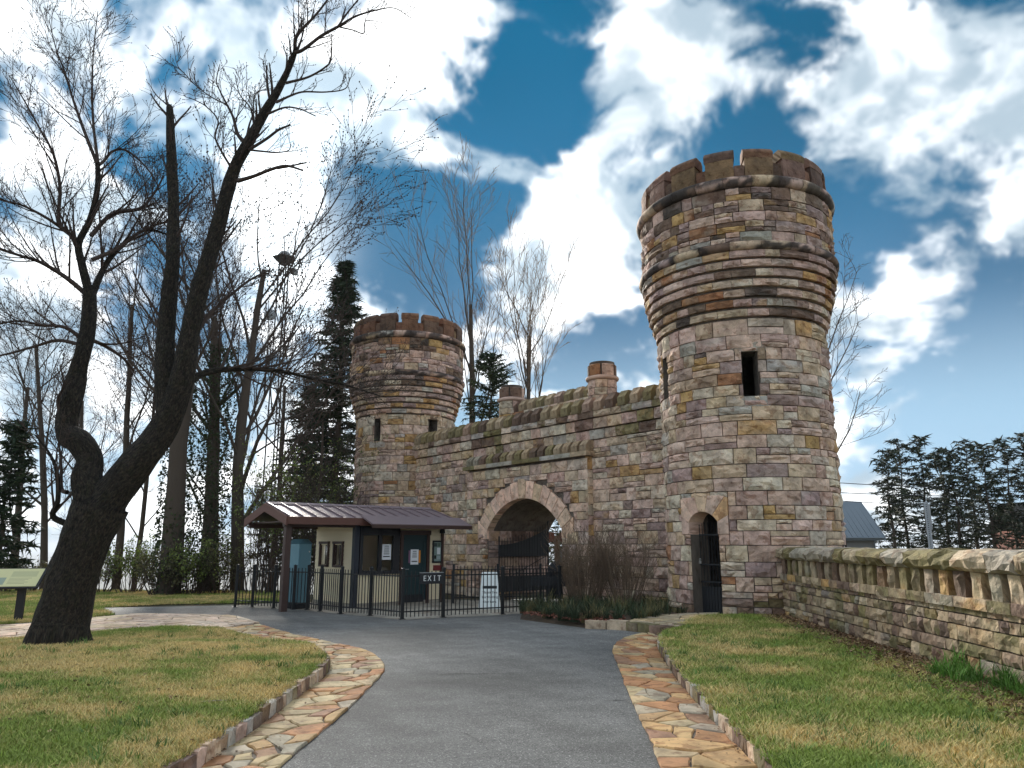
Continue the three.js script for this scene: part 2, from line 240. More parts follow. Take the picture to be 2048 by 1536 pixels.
// ---------------------------------------------------------------- round towers
const NEAR = V3(6.18, 0, -19.65);
const FAR = V3(33.7 * Math.sin(-8.15 * Math.PI / 180), 0, -33.7 * Math.cos(8.15 * Math.PI / 180));
function angleAt(C, Rr, x, y) { const r = rayOf(x, y), a = r.x * r.x + r.z * r.z, b = -2 * (r.x * C.x + r.z * C.z), c = C.x * C.x + C.z * C.z - Rr * Rr, t = (-b - Math.sqrt(Math.max(0, b * b - 4 * a * c))) / (2 * a); return Math.atan2(r.x * t - C.x, r.z * t - C.z); }
const CORBEL = [2.20, 2.265, 2.33, 2.395, 2.45, 2.495, 2.525], CB0 = 7.10, CBH = .232;
function towerRadius(y) { if (y < CB0) return 2.14 + .05 * sstep(.9, 0, y); const k = Math.floor((y - CB0) / CBH); return k < 7 ? CORBEL[k] - .03 : 2.50; }
function buildTower(name, label, C, seed, slots, door, phase) {
  const R = rngOf(seed), t = thing(name, label, 'tower', [C.x, 0, C.z], 0, 'round stone towers flanking the gateway');
  const cyl = rad => (u, v, n) => { const th = u / rad; return V3(Math.sin(th) * (rad + n), v, Math.cos(th) * (rad + n)); };
  const toCam = Math.atan2(-C.x, -C.z);
  const facing = u => Math.cos(u - toCam) > -.12;
  const stones = [];
  const openings = slots.map(s => ({ a0: s[0] - s[3] / 2, a1: s[0] + s[3] / 2, y0: s[1], y1: s[2] }));
  if (door) openings.push({ a0: door.a - door.w / 2 / 2.14, a1: door.a + door.w / 2 / 2.14, y0: 0, y1: door.top + .02, ring: true });
  const lay = (v, h, rad, opts) => {
    const seam = toCam + Math.PI; let row = layRow((seam - 2 * Math.PI) * rad, seam * rad, v + (opts.groove || 0), h - (opts.groove || 0), R, opts.row);
    for (const o of openings) { const m = o.ring ? [(o.a0) * rad - .0, (o.a1) * rad + .0, -1, door.spring] : [o.a0 * rad, o.a1 * rad, o.y0, o.y1]; row = trim(row, ...m); if (o.ring) row = trim(row, door.a * rad - door.out, door.a * rad + door.out, door.leg, door.crown); }
    for (const s of row) { const mid = (s.u + s.w / 2) / rad; const high = sstep(5.5, 9.5, v); let color = R() < high ? toneFrom(MIXHIGH, R) : toneFrom(MIX, R); if (opts.stain && R() < opts.stain) color = toneFrom([[BLACKENED, 2], [UMBER, 1]], R); if (v < .5 && R() < .5) color = toneFrom([[UMBER, 1], [MOSSY, 1.4]], R); stones.push({ geo: blockGeo(s, cyl(rad), R, { color, bulge: R() < .2 ? .016 : .072, ...opts.block }), face: facing(mid) }); }
  };
  for (const [v, h] of rowsOf(0, CB0, R, .24, .40)) lay(v, h, towerRadius(v + h / 2), { row: { wmin: .32, wmax: .95, split: .24 } });
  for (let k = 0; k < 7; k++) lay(CB0 + k * CBH, CBH, CORBEL[k], { row: { wmin: .36, wmax: .85, split: 0 }, groove: .05, block: { bulge: .06, joint: .006, back: .2 }, stain: k > 4 ? .25 : .03 });
  for (const [v, h] of rowsOf(8.96, 10.38, R, .22, .34)) lay(v, h, 2.50, { row: { wmin: .28, wmax: .85, split: .34 }, stain: v > 9.9 ? .2 : .04 });
  setStones(t, stones, M.stone);
  // inner shell of mortared rubble with the same openings
  {
    const ths = new Set(), N = 72; for (let i = 0; i <= N; i++) ths.add(toCam + Math.PI + i / N * 2 * Math.PI - 2 * Math.PI);
    const norm = a => { const b = toCam - Math.PI; while (a < b) a += 2 * Math.PI; while (a > b + 2 * Math.PI) a -= 2 * Math.PI; return a; };
    for (const o of openings) { ths.add(norm(o.a0)); ths.add(norm(o.a1)); }
    const TH = [...ths].sort((a, b) => a - b), ys = new Set([0, .9, CB0, 8.72, 8.96, 10.38, 10.7]); for (let k = 0; k < 7; k++) { ys.add(CB0 + k * CBH); ys.add(CB0 + k * CBH + .002); } for (const o of openings) { ys.add(o.y0); ys.add(o.y1); }
    const YS = [...ys].sort((a, b) => a - b), pos = [], uv = [];
    const hole = (a, y) => openings.some(o => a > norm(o.a0) && a < norm(o.a1) && y > o.y0 && y < o.y1);
    const pt = (a, r, y) => [Math.sin(a) * r, y, Math.cos(a) * r];
    const quad = (p, q, r, s, w) => { for (const c of [p, q, r, p, r, s]) pos.push(...c); for (const c of w) uv.push(...c); };
    for (let i = 0; i + 1 < TH.length; i++) for (let j = 0; j + 1 < YS.length; j++) {
      const a = TH[i], b = TH[i + 1], y = YS[j], z = YS[j + 1]; if (b - a < 1e-5 || z - y < 1e-5 || hole((a + b) / 2, (y + z) / 2)) continue;
      const ra = towerRadius((y + z) / 2) - .05, u = [[a * 2, y], [b * 2, y], [b * 2, z], [a * 2, y], [b * 2, z], [a * 2, z]];
      quad(pt(a, ra, y), pt(b, ra, y), pt(b, ra, z), pt(a, ra, z), u); quad(pt(b, 1.55, y), pt(a, 1.55, y), pt(a, 1.55, z), pt(b, 1.55, z), u);
    }
    for (const o of openings) { const ra = towerRadius((o.y0 + o.y1) / 2) + .005, u = [[0, 0], [.6, 0], [.6, 1], [0, 0], [.6, 1], [0, 1]]; for (const a of [o.a0, o.a1]) quad(pt(a, ra, o.y0), pt(a, 1.55, o.y0), pt(a, 1.55, o.y1), pt(a, ra, o.y1), u); for (const y of [o.y0, o.y1]) if (y > 0) quad(pt(o.a0, ra, y), pt(o.a1, ra, y), pt(o.a1, 1.55, y), pt(o.a0, 1.55, y), u); }
    part(t, 'mortar_core', triGeo(pos, uv), M.mortar);
    const deck = new THREE.CylinderGeometry(2.40, 2.40, .12, 48); deck.translate(0, 10.72, 0); part(t, 'roof_deck', deck, M.mortar);
  }
  // half-round string courses, stone by stone
  for (const [y, r, rad, n, seed2] of [[8.84, .118, 2.52, 22, 1], [10.53, .15, 2.51, 24, 2]]) for (let k = 0; k < n; k++) {
    const a0 = (k + .3 * seed2) / n * 2 * Math.PI, g = new THREE.TorusGeometry(rad + (R() - .5) * .012, r, 12, 8, 2 * Math.PI / n - .010 / rad); g.rotateX(Math.PI / 2); g.rotateY(a0); g.scale(1, 1, 1); g.translate(0, y, 0);
    const pg = paint(g, toneFrom([[ROSE, 3], [BUFF, 2], [MAUVE, 2], [UMBER, 2.4], [GREY, .6]], R)), pc = pg.attributes.color, pp = pg.attributes.position; for (let i = 0; i < pc.count; i++) { const f = .88 * sstep(.47, .53, fbm(pp.getX(i) * 2.1, pp.getY(i) * 5 + seed2 * 9, pp.getZ(i) * 2.1, 3)); pc.setXYZ(i, lerp(pc.getX(i), .035, f), lerp(pc.getY(i), .030, f), lerp(pc.getZ(i), .028, f)); } part(t, 'string_course_stone', pg, M.dressed);
  }
  // battlements: low wall stones and merlons with weathered caps
  const NM = 16, wM = .68 / 2.42;
  const sector = (a0, a1, r0, r1, y0, y1, chamfer, color) => {
    const st = 3, pos = [], uv = [], ring = a => { const s = Math.sin(a), c = Math.cos(a), ch = chamfer; const p = ch ? [[r1, y0], [r1 + .012, lerp(y0, y1, .5)], [r1, y1 - ch], [r1 - ch * .9, y1], [r0 + ch * .6, y1], [r0, y1 - ch * .8], [r0, y0]] : [[r1, y0], [r1 + .02, (y0 + y1) / 2], [r1, y1], [r0, y1], [r0, y0]]; return p.map(q => [s * q[0], q[1], c * q[0]]); };
    const rings = []; for (let i = 0; i <= st; i++) rings.push(ring(lerp(a0, a1, i / st))); const m = rings[0].length;
    const o = R() * 5; const T3 = (a, b, c) => { for (const p of [a, b, c]) { pos.push(...p); uv.push(Math.atan2(p[0], p[2]) * 2.4 + o, p[1] + Math.hypot(p[0], p[2])); } };
    for (let i = 0; i < st; i++) for (let k = 0; k < m; k++) { const q = (k + 1) % m; T3(rings[i][k], rings[i + 1][k], rings[i + 1][q]); T3(rings[i][k], rings[i + 1][q], rings[i][q]); }
    for (const rr of [rings[0], rings[st]]) for (let k = 1; k + 1 < m; k++) T3(rr[0], rr[k], rr[k + 1]);
    return paint(triGeo(pos, uv), color);
  };
  const MB = [[[.15, .095, .07], 4], [[.23, .12, .075], 3], [[.25, .16, .125], 3], [[.23, .155, .085], 1.4]];
  for (let k = 0; k < NM; k++) {
    const c = phase + k / NM * 2 * Math.PI, g0 = c + wM / 2 + .006, g1 = c + 2 * Math.PI / NM - wM / 2 - .006;
    const mer = part(t, 'merlon', sector(c - wM / 2, c + wM / 2, 2.02, 2.46 + .02 * R(), 10.68, 11.20, 0, toneFrom(MB, R)), M.stone);
    part(mer, 'cap_stone', sector(c - wM / 2 - .012, c + wM / 2 + .012, 2.0, 2.475, 11.205, 11.47 + .03 * R(), .10, toneFrom(MB, R)), M.stone);
    part(t, 'crenel_stone', sector(g0, g1, 2.05, 2.42, 10.68, 11.02 + .08 * R(), 0, toneFrom(MB, R)), M.stone);
  }
  // dressed blocks round the slots
  for (const s of slots) { const rad = towerRadius(s[1]), w = s[3] * rad; for (const [v, h] of [[s[2], .24], [s[1] - .27, .27]]) part(t, 'slot_lintel', blockGeo({ u: s[0] * rad - w / 2 - .26, v, w: w + .5, h }, cyl(rad + .012), R, { color: toneFrom([[GREY, 2], [BUFF, 1], [PINK, 1]], R), bulge: .02, nx: 4 }), M.stone); }
  if (door) {
    // voussoirs of the small doorway
    const rad = 2.16, half = door.w / 2, Rise = door.top - door.spring, RA = (half * half + Rise * Rise) / (2 * Rise), cy = door.top - RA, aMax = Math.asin(half / RA), n = 5;
    const m = cyl(rad);
    for (let k = 0; k < n; k++) {
      const b0 = lerp(-aMax, aMax, k / n) + .006, b1 = lerp(-aMax, aMax, (k + 1) / n) - .006, pts = [];
      const outTop = door.crown + [.0, .03, .08, .05, .0][k], bs = 4;
      for (let q = 0; q <= bs; q++) { const b = lerp(b0, b1, q / bs); pts.push([Math.sin(b) * RA, cy + Math.cos(b) * RA]); }
      const e = b => { const s = Math.tan(b); let x = s * (outTop - cy), y = outTop; if (Math.abs(x) > door.out) { x = Math.sign(x) * door.out; y = cy + Math.abs(x / s); } return [x, y]; };
      const e1 = e(b1), e0 = e(b0); pts.push(e1); if (Math.abs(e1[1] - e0[1]) > .02 && k !== 2) pts.push([Math.abs(e1[0]) > Math.abs(e0[0]) ? e1[0] : e0[0], outTop]); pts.push(e0);
      part(t, 'voussoir', prismGeo(pts, (u, v, d) => m(door.a * rad + u, v, d), .035, -.45, toneFrom([[[.86, .63, .50], 3], [[.82, .62, .43], 2], [ROSE, .8], [[.72, .47, .26], .7]], R)), M.dressed);
    }
    for (const sg of [-1, 1]) part(t, 'springer_stone', prismGeo([[sg * half, door.leg], [sg * half, door.spring], [sg * door.out, door.spring + .14], [sg * door.out, door.leg]], (u, v, d) => m(door.a * rad + u, v, d), .035, -.45, toneFrom([[PINK, 3], [BUFF, 1]], R)), M.dressed);
    // iron gate inside the doorway, standing off the back of the opening
    const gate = part(t, 'iron_gate', [box(.03, 2.2, .03, -half + .03, 1.1, 0), box(.03, 2.2, .03, half - .03, 1.1, 0), box(door.w - .04, .035, .03, 0, 1.92, 0), box(door.w - .04, .035, .03, 0, 1.22, 0), box(door.w - .04, .035, .03, 0, .82, 0), box(door.w - .04, .05, .03, 0, .06, 0)], M.ironMatt);
    const ry = door.a, rr = 1.83; gate.position.set(Math.sin(ry) * rr, .02, Math.cos(ry) * rr); gate.rotation.y = ry;
    for (let k = 0; k < 9; k++) part(gate, 'bar', rod(V3(lerp(-half + .07, half - .07, k / 8), .03, .002), V3(lerp(-half + .07, half - .07, k / 8), 2.12 + .1 * Math.cos((k - 4) / 4), .002), .009), M.ironMatt);
    part(gate, 'kick_plate', box(door.w - .1, .62, .008, 0, .40, -.012), M.ironMatt);
    part(gate, 'padlock', [rbox(.055, .07, .03, .008, -half + .07, 1.27, .035), rod(V3(-half + .05, 1.30, .035), V3(-half + .05, 1.36, .035), .006), rod(V3(-half + .09, 1.30, .035), V3(-half + .09, 1.36, .035), .006), rod(V3(-half + .05, 1.36, .035), V3(-half + .09, 1.36, .035), .006)], M.padlock);
  }
  return shadows(t);
}
// a flat block with any outline in the wall's surface, standing proud and running back
function prismGeo(pts, map, front, back, color, inset = .008) {
  const c = pts.reduce((a, p) => [a[0] + p[0] / pts.length, a[1] + p[1] / pts.length], [0, 0]), n = pts.length, pos = [], uv = [];
  const A = pts.map(p => map(p[0], p[1], front - .006)), I = pts.map(p => { const d = Math.hypot(p[0] - c[0], p[1] - c[1]); const k = 1 - inset * 1.6 / d; return map(c[0] + (p[0] - c[0]) * k, c[1] + (p[1] - c[1]) * k, front); }), B = pts.map(p => map(p[0], p[1], back)), O = map(c[0], c[1], front + .004);
  const o = (c[0] * 3.1 + c[1] * 1.7) % 5, T3 = (a, b, d, e) => { for (const p of [a, b, d]) { pos.push(p.x, p.y, p.z); uv.push(p.x * .7 + p.z * .7 + o + (e || 0), p.y + o); } };
  for (let k = 0; k < n; k++) { const q = (k + 1) % n; T3(O, I[k], I[q]); T3(I[k], A[k], A[q]); T3(I[k], A[q], I[q]); T3(A[k], B[k], B[q], .3); T3(A[k], B[q], A[q], .3); }
  return paint(triGeo(pos, uv), color);
}
const doorAngle = angleAt(NEAR, 2.15, 1411, 1150);
buildTower('stone_tower', 'tall round stone tower with arched iron-gated doorway at its foot', NEAR, 11,
  [[angleAt(NEAR, 2.12, 1501, 750), 5.18, 6.27, .36 / 2.14], [angleAt(NEAR, 2.12, 1338, 720) - .10, 5.45, 6.55, .36 / 2.14]],
  { a: doorAngle, w: .80, spring: 2.24, top: 2.48, leg: 1.95, out: .66, crown: 2.80 }, angleAt(NEAR, 2.4, 1515, 320));
buildTower('stone_tower', 'smaller looking round stone tower behind the ticket booth', FAR, 23,
  [[angleAt(FAR, 2.12, 755, 865), 5.98, 6.94, .30 / 2.14], [angleAt(FAR, 2.12, 866, 865), 5.98, 6.94, .40 / 2.14]], null, angleAt(FAR, 2.4, 820, 640));

// ---------------------------------------------------------------- gateway between the towers
{
  const R = rngOf(77), dx = FAR.x - NEAR.x, dz = FAR.z - NEAR.z, L = Math.hypot(dx, dz), dir = V3(dx / L, 0, dz / L), nor = V3(dir.z, 0, -dir.x); if (nor.x * -NEAR.x + nor.z * -NEAR.z < 0) nor.multiplyScalar(-1);
  const t = thing('stone_gateway', 'battlemented stone gateway wall with wide arch between the two towers', 'gateway', [NEAR.x, 0, NEAR.z]);
  const map = off => (u, v, n) => V3(dir.x * u + nor.x * (off + n), v, dir.z * u + nor.z * (off + n));
  const FRONT = .62, BAY = .84, REAR = -2.05, S0 = 1.9, S1 = L - 1.9, AC = 8.28, HW = 1.96, SPR = 2.20, CRN = 3.24, B0 = 5.12, B1 = 11.5;
  const rise = CRN - SPR, RA = (HW * HW + rise * rise) / (2 * rise), cy = CRN - RA, aMax = Math.asin(HW / RA);
  const archOut = [AC - 2.52, AC + 2.52];
  const outTop = u => { const x = Math.abs(u - AC); return x > 2.52 ? 0 : cy + Math.sqrt(Math.max(0, (RA + .58) ** 2 - x * x)); };
  const stones = [];
  const clipArch = row => { const out = []; for (let s of row) {
    const l = s.u, r = s.u + s.w, m = Math.max(outTop(clamp(AC, l, r)), outTop(l), outTop(r));
    if (r <= archOut[0] || l >= archOut[1] || s.v >= m - .001) { out.push(s); continue; }
    // beside the arch: cut back to the flank; above: cut up
    const top = s.v + s.h, cands = [];
    if (top - m > .06) cands.push({ ...s, v: m, h: top - m });
    const flankAt = v => { const q = v - cy; const x = v < 2.7 ? 2.52 : Math.min(2.52, Math.sqrt(Math.max(0, (RA + .58) ** 2 - q * q))); return x; };
    const f = s.v < 1.92 ? HW + .02 : flankAt(s.v);
    if (l < AC - f - .08) cands.push({ ...s, w: Math.min(r, AC - f) - l });
    if (r > AC + f + .08) cands.push({ ...s, u: Math.max(l, AC + f), w: r - Math.max(l, AC + f) });
    cands.sort((a, b) => b.w * b.h - a.w * a.h); if (cands[0]) out.push(cands[0]); if (cands[1] && cands[1].v === s.v && cands[0].v === s.v) out.push(cands[1]);
  } return out; };
  const put = (row, off, o = {}) => { for (const s of row) stones.push({ geo: blockGeo(s, map(off), R, { color: toneFrom(o.mix || MIX, R), bulge: R() < .2 ? .016 : .072, ...o.block }) }); };
  for (const [v, h] of rowsOf(-.1, 4.90, R, .24, .39)) {
    put(layRow(S0, B0, v, h, R), FRONT); put(layRow(B1, S1, v, h, R), FRONT);
    if (v < 4.3) put(clipArch(layRow(B0, B1, v, Math.min(h, 4.40 - v), R)), BAY); else if (v > 4.35) put(layRow(B0, B1, v, h, R), FRONT);
  }
  // stepped courses under the battlements
  [[4.91, .31, .03], [5.23, .34, .08], [5.58, .22, .13]].forEach(([v, h, o], k) => put(layRow(S0, S1, v, h - .012, R, { wmin: .4, wmax: .85, split: 0 }), FRONT + o, { block: { joint: .008, back: .24 }, mix: [[BUFF, 4], [CREAM, 2], [ROSE, 2], [GREY, 2], [MOSSY, 1.4], [UMBER, 1.2]] }));
  // inner face of the archway, left of the passage
  const side = (s, sg) => (u, v, n) => { const b = map(0)(s + sg * n, v, 0); return V3(b.x + nor.x * u, v, b.z + nor.z * u); };
  for (const [v, h] of rowsOf(0, 2.2, R, .24, .36)) for (const [s, sg] of [[AC + HW, -1], [AC - HW, 1]]) for (const q of layRow(REAR + .05, BAY - .05, v, h, R)) stones.push({ geo: blockGeo(q, side(s, sg), R, { color: toneFrom([[ROSE, 3], [BUFF, 2], [MAUVE, 2], [UMBER, 1]], R), bulge: .03, back: .05 }), face: sg < 0 });
  setStones(t, stones, M.stone);
  // body of the wall with the arched passage
  const arch = new THREE.Shape(); arch.moveTo(S0 - 1.2, -.2); arch.lineTo(AC - HW - .02, -.2); arch.lineTo(AC - HW - .02, SPR); for (let k = 0; k <= 20; k++) { const b = lerp(-aMax, aMax, k / 20); arch.lineTo(AC + Math.sin(b) * RA, cy + Math.cos(b) * RA); } arch.lineTo(AC + HW + .02, SPR); arch.lineTo(AC + HW + .02, -.2); arch.lineTo(S1 + 1.2, -.2); arch.lineTo(S1 + 1.2, 5.72); arch.lineTo(S0 - 1.2, 5.72);
  const solid = (shape, a, b) => { const g = new THREE.ExtrudeGeometry(shape, { depth: b - a, bevelEnabled: false, curveSegments: 1 }); const p = g.attributes.position, m = map(0); for (let i = 0; i < p.count; i++) { const q = m(p.getX(i), p.getY(i), a + p.getZ(i)); p.setXYZ(i, q.x, q.y, q.z); } g.computeVertexNormals(); return g; };
  part(t, 'wall_core', solid(arch, REAR, FRONT - .05), M.mortar);
  const bay = new THREE.Shape(); bay.moveTo(B0 + .02, -.2); bay.lineTo(AC - HW - .015, -.2); bay.lineTo(AC - HW - .015, SPR); for (let k = 0; k <= 20; k++) { const b = lerp(-aMax, aMax, k / 20); bay.lineTo(AC + Math.sin(b) * (RA + .004), cy + Math.cos(b) * (RA + .004)); } bay.lineTo(AC + HW + .015, SPR); bay.lineTo(AC + HW + .015, -.2); bay.lineTo(B1 - .02, -.2); bay.lineTo(B1 - .02, 4.40); bay.lineTo(B0 + .02, 4.40);
  part(t, 'bay_core', solid(bay, FRONT - .04, BAY - .05), M.mortar);
  // corner stones of the projecting bay
  for (const [u, sg] of [[B0, -1], [B1, 1]]) for (const [v, h] of rowsOf(-.1, 4.40, R, .24, .36)) part(t, 'corner_stone', blockGeo({ u: FRONT - .02, v, w: BAY - FRONT + .03, h }, (a, b, n) => { const p = map(0)(u + sg * n, b, 0); return V3(p.x + nor.x * a, b, p.z + nor.z * a); }, R, { color: toneFrom(MIX, R), bulge: .02, back: .1, nx: 2, ny: 2 }), M.stone);
  // voussoirs
  const NV = 13; for (let k = 0; k < NV; k++) {
    const b0 = lerp(-aMax, aMax, k / NV) + .004, b1 = lerp(-aMax, aMax, (k + 1) / NV) - .004, pts = [], key = k === 6; for (let q = 0; q <= 3; q++) { const b = lerp(b0, b1, q / 3); pts.push([AC + Math.sin(b) * RA, cy + Math.cos(b) * RA]); }
    const ro = RA + (key ? .66 : .54 + .05 * (k % 2)), lim = 2.50, e = b => { let x = Math.sin(b) * ro, y = cy + Math.cos(b) * ro; if (Math.abs(x) > lim) { x = Math.sign(x) * lim; y = cy + lim / Math.abs(Math.tan(b)); } return [AC + x, y]; };
    pts.push(e(b1), e(b0)); part(t, 'voussoir', prismGeo(pts, map(BAY), .035, -.3, toneFrom([[[.88, .64, .50], 4], [[.84, .64, .46], 2], [[.78, .55, .43], 1]], R)), M.dressed);
  }
  for (const sg of [-1, 1]) { const tb = aMax, ex = sg * 2.50, ey = cy + 2.5 / Math.tan(tb); part(t, 'springer_stone', prismGeo([[AC + sg * HW, 1.90], [AC + sg * HW, SPR - .006], [AC + ex, ey - .012], [AC + ex, 1.90]], map(BAY), .035, -.3, toneFrom([[[.88, .64, .49], 1]], R)), M.dressed); }
  // battlement teeth: chamfered blocks with gaps, and low stones between them
  const tooth = (u, w, off, y0, h, dp) => { const sh = new THREE.Shape(); sh.moveTo(-dp / 2, 0); sh.lineTo(dp / 2, 0); sh.lineTo(dp / 2 + .01, h * .52); sh.lineTo(dp * .12, h); sh.lineTo(-dp / 2, h); const g = extrudeXY(sh, w - .03, .012); const p = g.attributes.position, m = map(off); for (let i = 0; i < p.count; i++) { const jx = (hash3(Math.round(u * 50), i % 37, 3) - .5) * .02; const q = m(u + .015 + p.getZ(i), y0 + p.getY(i), p.getX(i) + jx); p.setXYZ(i, q.x, q.y, q.z); } const g2 = g.toNonIndexed ? (g.index ? g.toNonIndexed() : g) : g; g2.computeVertexNormals(); return paint(g2, toneFrom(MIXTOOTH, R)); };
  for (let u = S0 + .1; u < S1 - .4; u += .505) { part(t, 'battlement_tooth', tooth(u, .33, FRONT - .06, 5.795, .44 + .03 * R(), .46), M.stone); part(t, 'gap_stone', blockGeo({ u: u + .33, v: 5.795, w: .175, h: .10 }, map(FRONT + .06), R, { color: toneFrom(MIXTOOTH, R), bulge: .03, nx: 2, ny: 2, back: .3 }), M.stone); }
  // small cornice with teeth over the bay
  for (let k = 0; k < 9; k++) { const w = (B1 - B0 + .24) / 9; part(t, 'cornice_stone', solid((() => { const s = new THREE.Shape(), a = B0 - .12 + k * w + .006, b = a + w - .012; s.moveTo(a, 4.405); s.lineTo(b, 4.405); s.lineTo(b, 4.54); s.lineTo(a, 4.54); return s; })(), FRONT, BAY + .16), paintMat(toneFrom([[MOSSY, 2], [GREY, 2], [BUFF, 2], [UMBER, 1]], R))); }
  for (let k = 0; k < 16; k++) { const u = B0 - .08 + k * .405; part(t, 'cornice_tooth', tooth(u, .30, BAY - .06, 4.545, .34, .36), M.stone); }
  // raised parapet and turrets over the passage
  const OFFB = -.75; const up = []; for (const [v, h] of rowsOf(5.72, 6.62, R, .22, .32)) for (const q of layRow(5.9, 10.9, v, h, R)) up.push(blockGeo(q, map(OFFB + .28), R, { color: toneFrom(MIX, R) }));
  up.forEach(g => part(t, 'parapet_stone', g, M.stone));
  const ps = new THREE.Shape(); ps.moveTo(5.7, 5.7); ps.lineTo(11.1, 5.7); ps.lineTo(11.1, 6.62); ps.lineTo(5.7, 6.62); part(t, 'parapet_core', solid(ps, OFFB - .25, OFFB + .25), M.mortar);
  for (let u = 6.3; u < 10.6; u += .505) part(t, 'battlement_tooth', tooth(u, .33, OFFB, 6.625, .44, .46), M.stone);
  for (const s of [5.95, 10.85]) {
    const c = map(OFFB)(s, 0, 0), cy2 = rad => (u, v, n) => V3(c.x + Math.sin(u / rad) * (rad + n), v, c.z + Math.cos(u / rad) * (rad + n));
    const core = new THREE.CylinderGeometry(.43, .43, 2.05, 24); core.translate(c.x, 6.70, c.z); const turret = part(t, 'turret', core, M.mortar);
    for (const [v, h] of [[5.72, .30], [6.02, .26], [6.28, .3], [6.58, .24], [6.82, .28]]) for (const q of layRow(-Math.PI * .47, Math.PI * .47, v, h, R, { wmin: .25, wmax: .5, split: 0 })) part(turret, 'turret_stone', blockGeo(q, cy2(.47), R, { color: toneFrom(MIX, R), bulge: .035 }), M.stone);
    const roll = new THREE.TorusGeometry(.49, .075, 8, 28); roll.rotateX(Math.PI / 2); roll.translate(c.x, 7.17, c.z); part(turret, 'roll_moulding', paint(roll, toneFrom([[ROSE, 1], [UMBER, 1]], R)), M.dressed);
    for (let k = 0; k < 6; k++) { const a = k / 6 * 2 * Math.PI + .3, pts = []; for (let q = 0; q <= 3; q++) { const b = a + (q / 3) * .82; pts.push([Math.sin(b) * .47, Math.cos(b) * .47]); } for (let q = 3; q >= 0; q--) { const b = a + (q / 3) * .82; pts.push([Math.sin(b) * .22, Math.cos(b) * .22]); } const sh = new THREE.Shape(pts.map(p => new THREE.Vector2(...p))); const g = extrudeXY(sh, .36, .02); g.rotateX(-Math.PI / 2); g.translate(c.x, 7.25, c.z); const g2 = g.index ? g.toNonIndexed() : g; part(turret, 'turret_merlon', paint(g2, toneFrom([[UMBER, 2], [RUST, 1], [ROSE, 1.4]], R)), M.stone); }
  }
  shadows(t);
  // wrought iron gate leaf swung back along the left side of the passage
  const gl = thing('iron_gate_leaf', 'tall black iron gate leaf with solid panels standing open inside the arch', 'gate', [NEAR.x, 0, NEAR.z]);
  const gm = (u, v, n) => { const b = map(0)(AC + HW - .30 + n, v, 0); return V3(b.x + nor.x * u, v, b.z + nor.z * u); };
  const gbar = (u0, v0, u1, v1, r) => rod(gm(u0, v0, 0), gm(u1, v1, 0), r, r, 5), U0 = -1.75, U1 = .55, topAt = u => 1.92 + .62 * Math.pow(clamp((U1 - u) / (U1 - U0)), 1.8);
  part(gl, 'hinge_post', gbar(U0, 0, U0, 2.95, .035), M.ironMatt); part(gl, 'end_post', gbar(U1, .06, U1, 2.0, .028), M.ironMatt);
  for (let k = 1; k < 18; k++) { const u = lerp(U0, U1, k / 18); part(gl, 'bar', gbar(u, .08, u, topAt(u), .010), M.ironMatt); }
  const panel = (pts) => prismGeo(pts, (u, v, d) => gm(u, v, d), .006, -.006, [1, 1, 1]);
  const strip = (f0, f1) => { const p = []; for (let k = 0; k <= 8; k++) { const u = lerp(U0, U1, k / 8); p.push([u, f0(u)]); } for (let k = 8; k >= 0; k--) { const u = lerp(U0, U1, k / 8); p.push([u, f1(u)]); } return p; };
  part(gl, 'upper_panel', panel(strip(u => 1.30, u => topAt(u) - .22)), M.ironMatt); part(gl, 'lower_panel', panel(strip(u => .10, u => .62)), M.ironMatt);
  part(gl, 'brace', gbar(U0, 1.35, U1 - .5, .60, .014), M.ironMatt); shadows(gl);
}
function paintMat(c) { return std({ color: lin(...c), map: T.rockTone, bumpMap: T.rockBump, bumpScale: .006 }); }

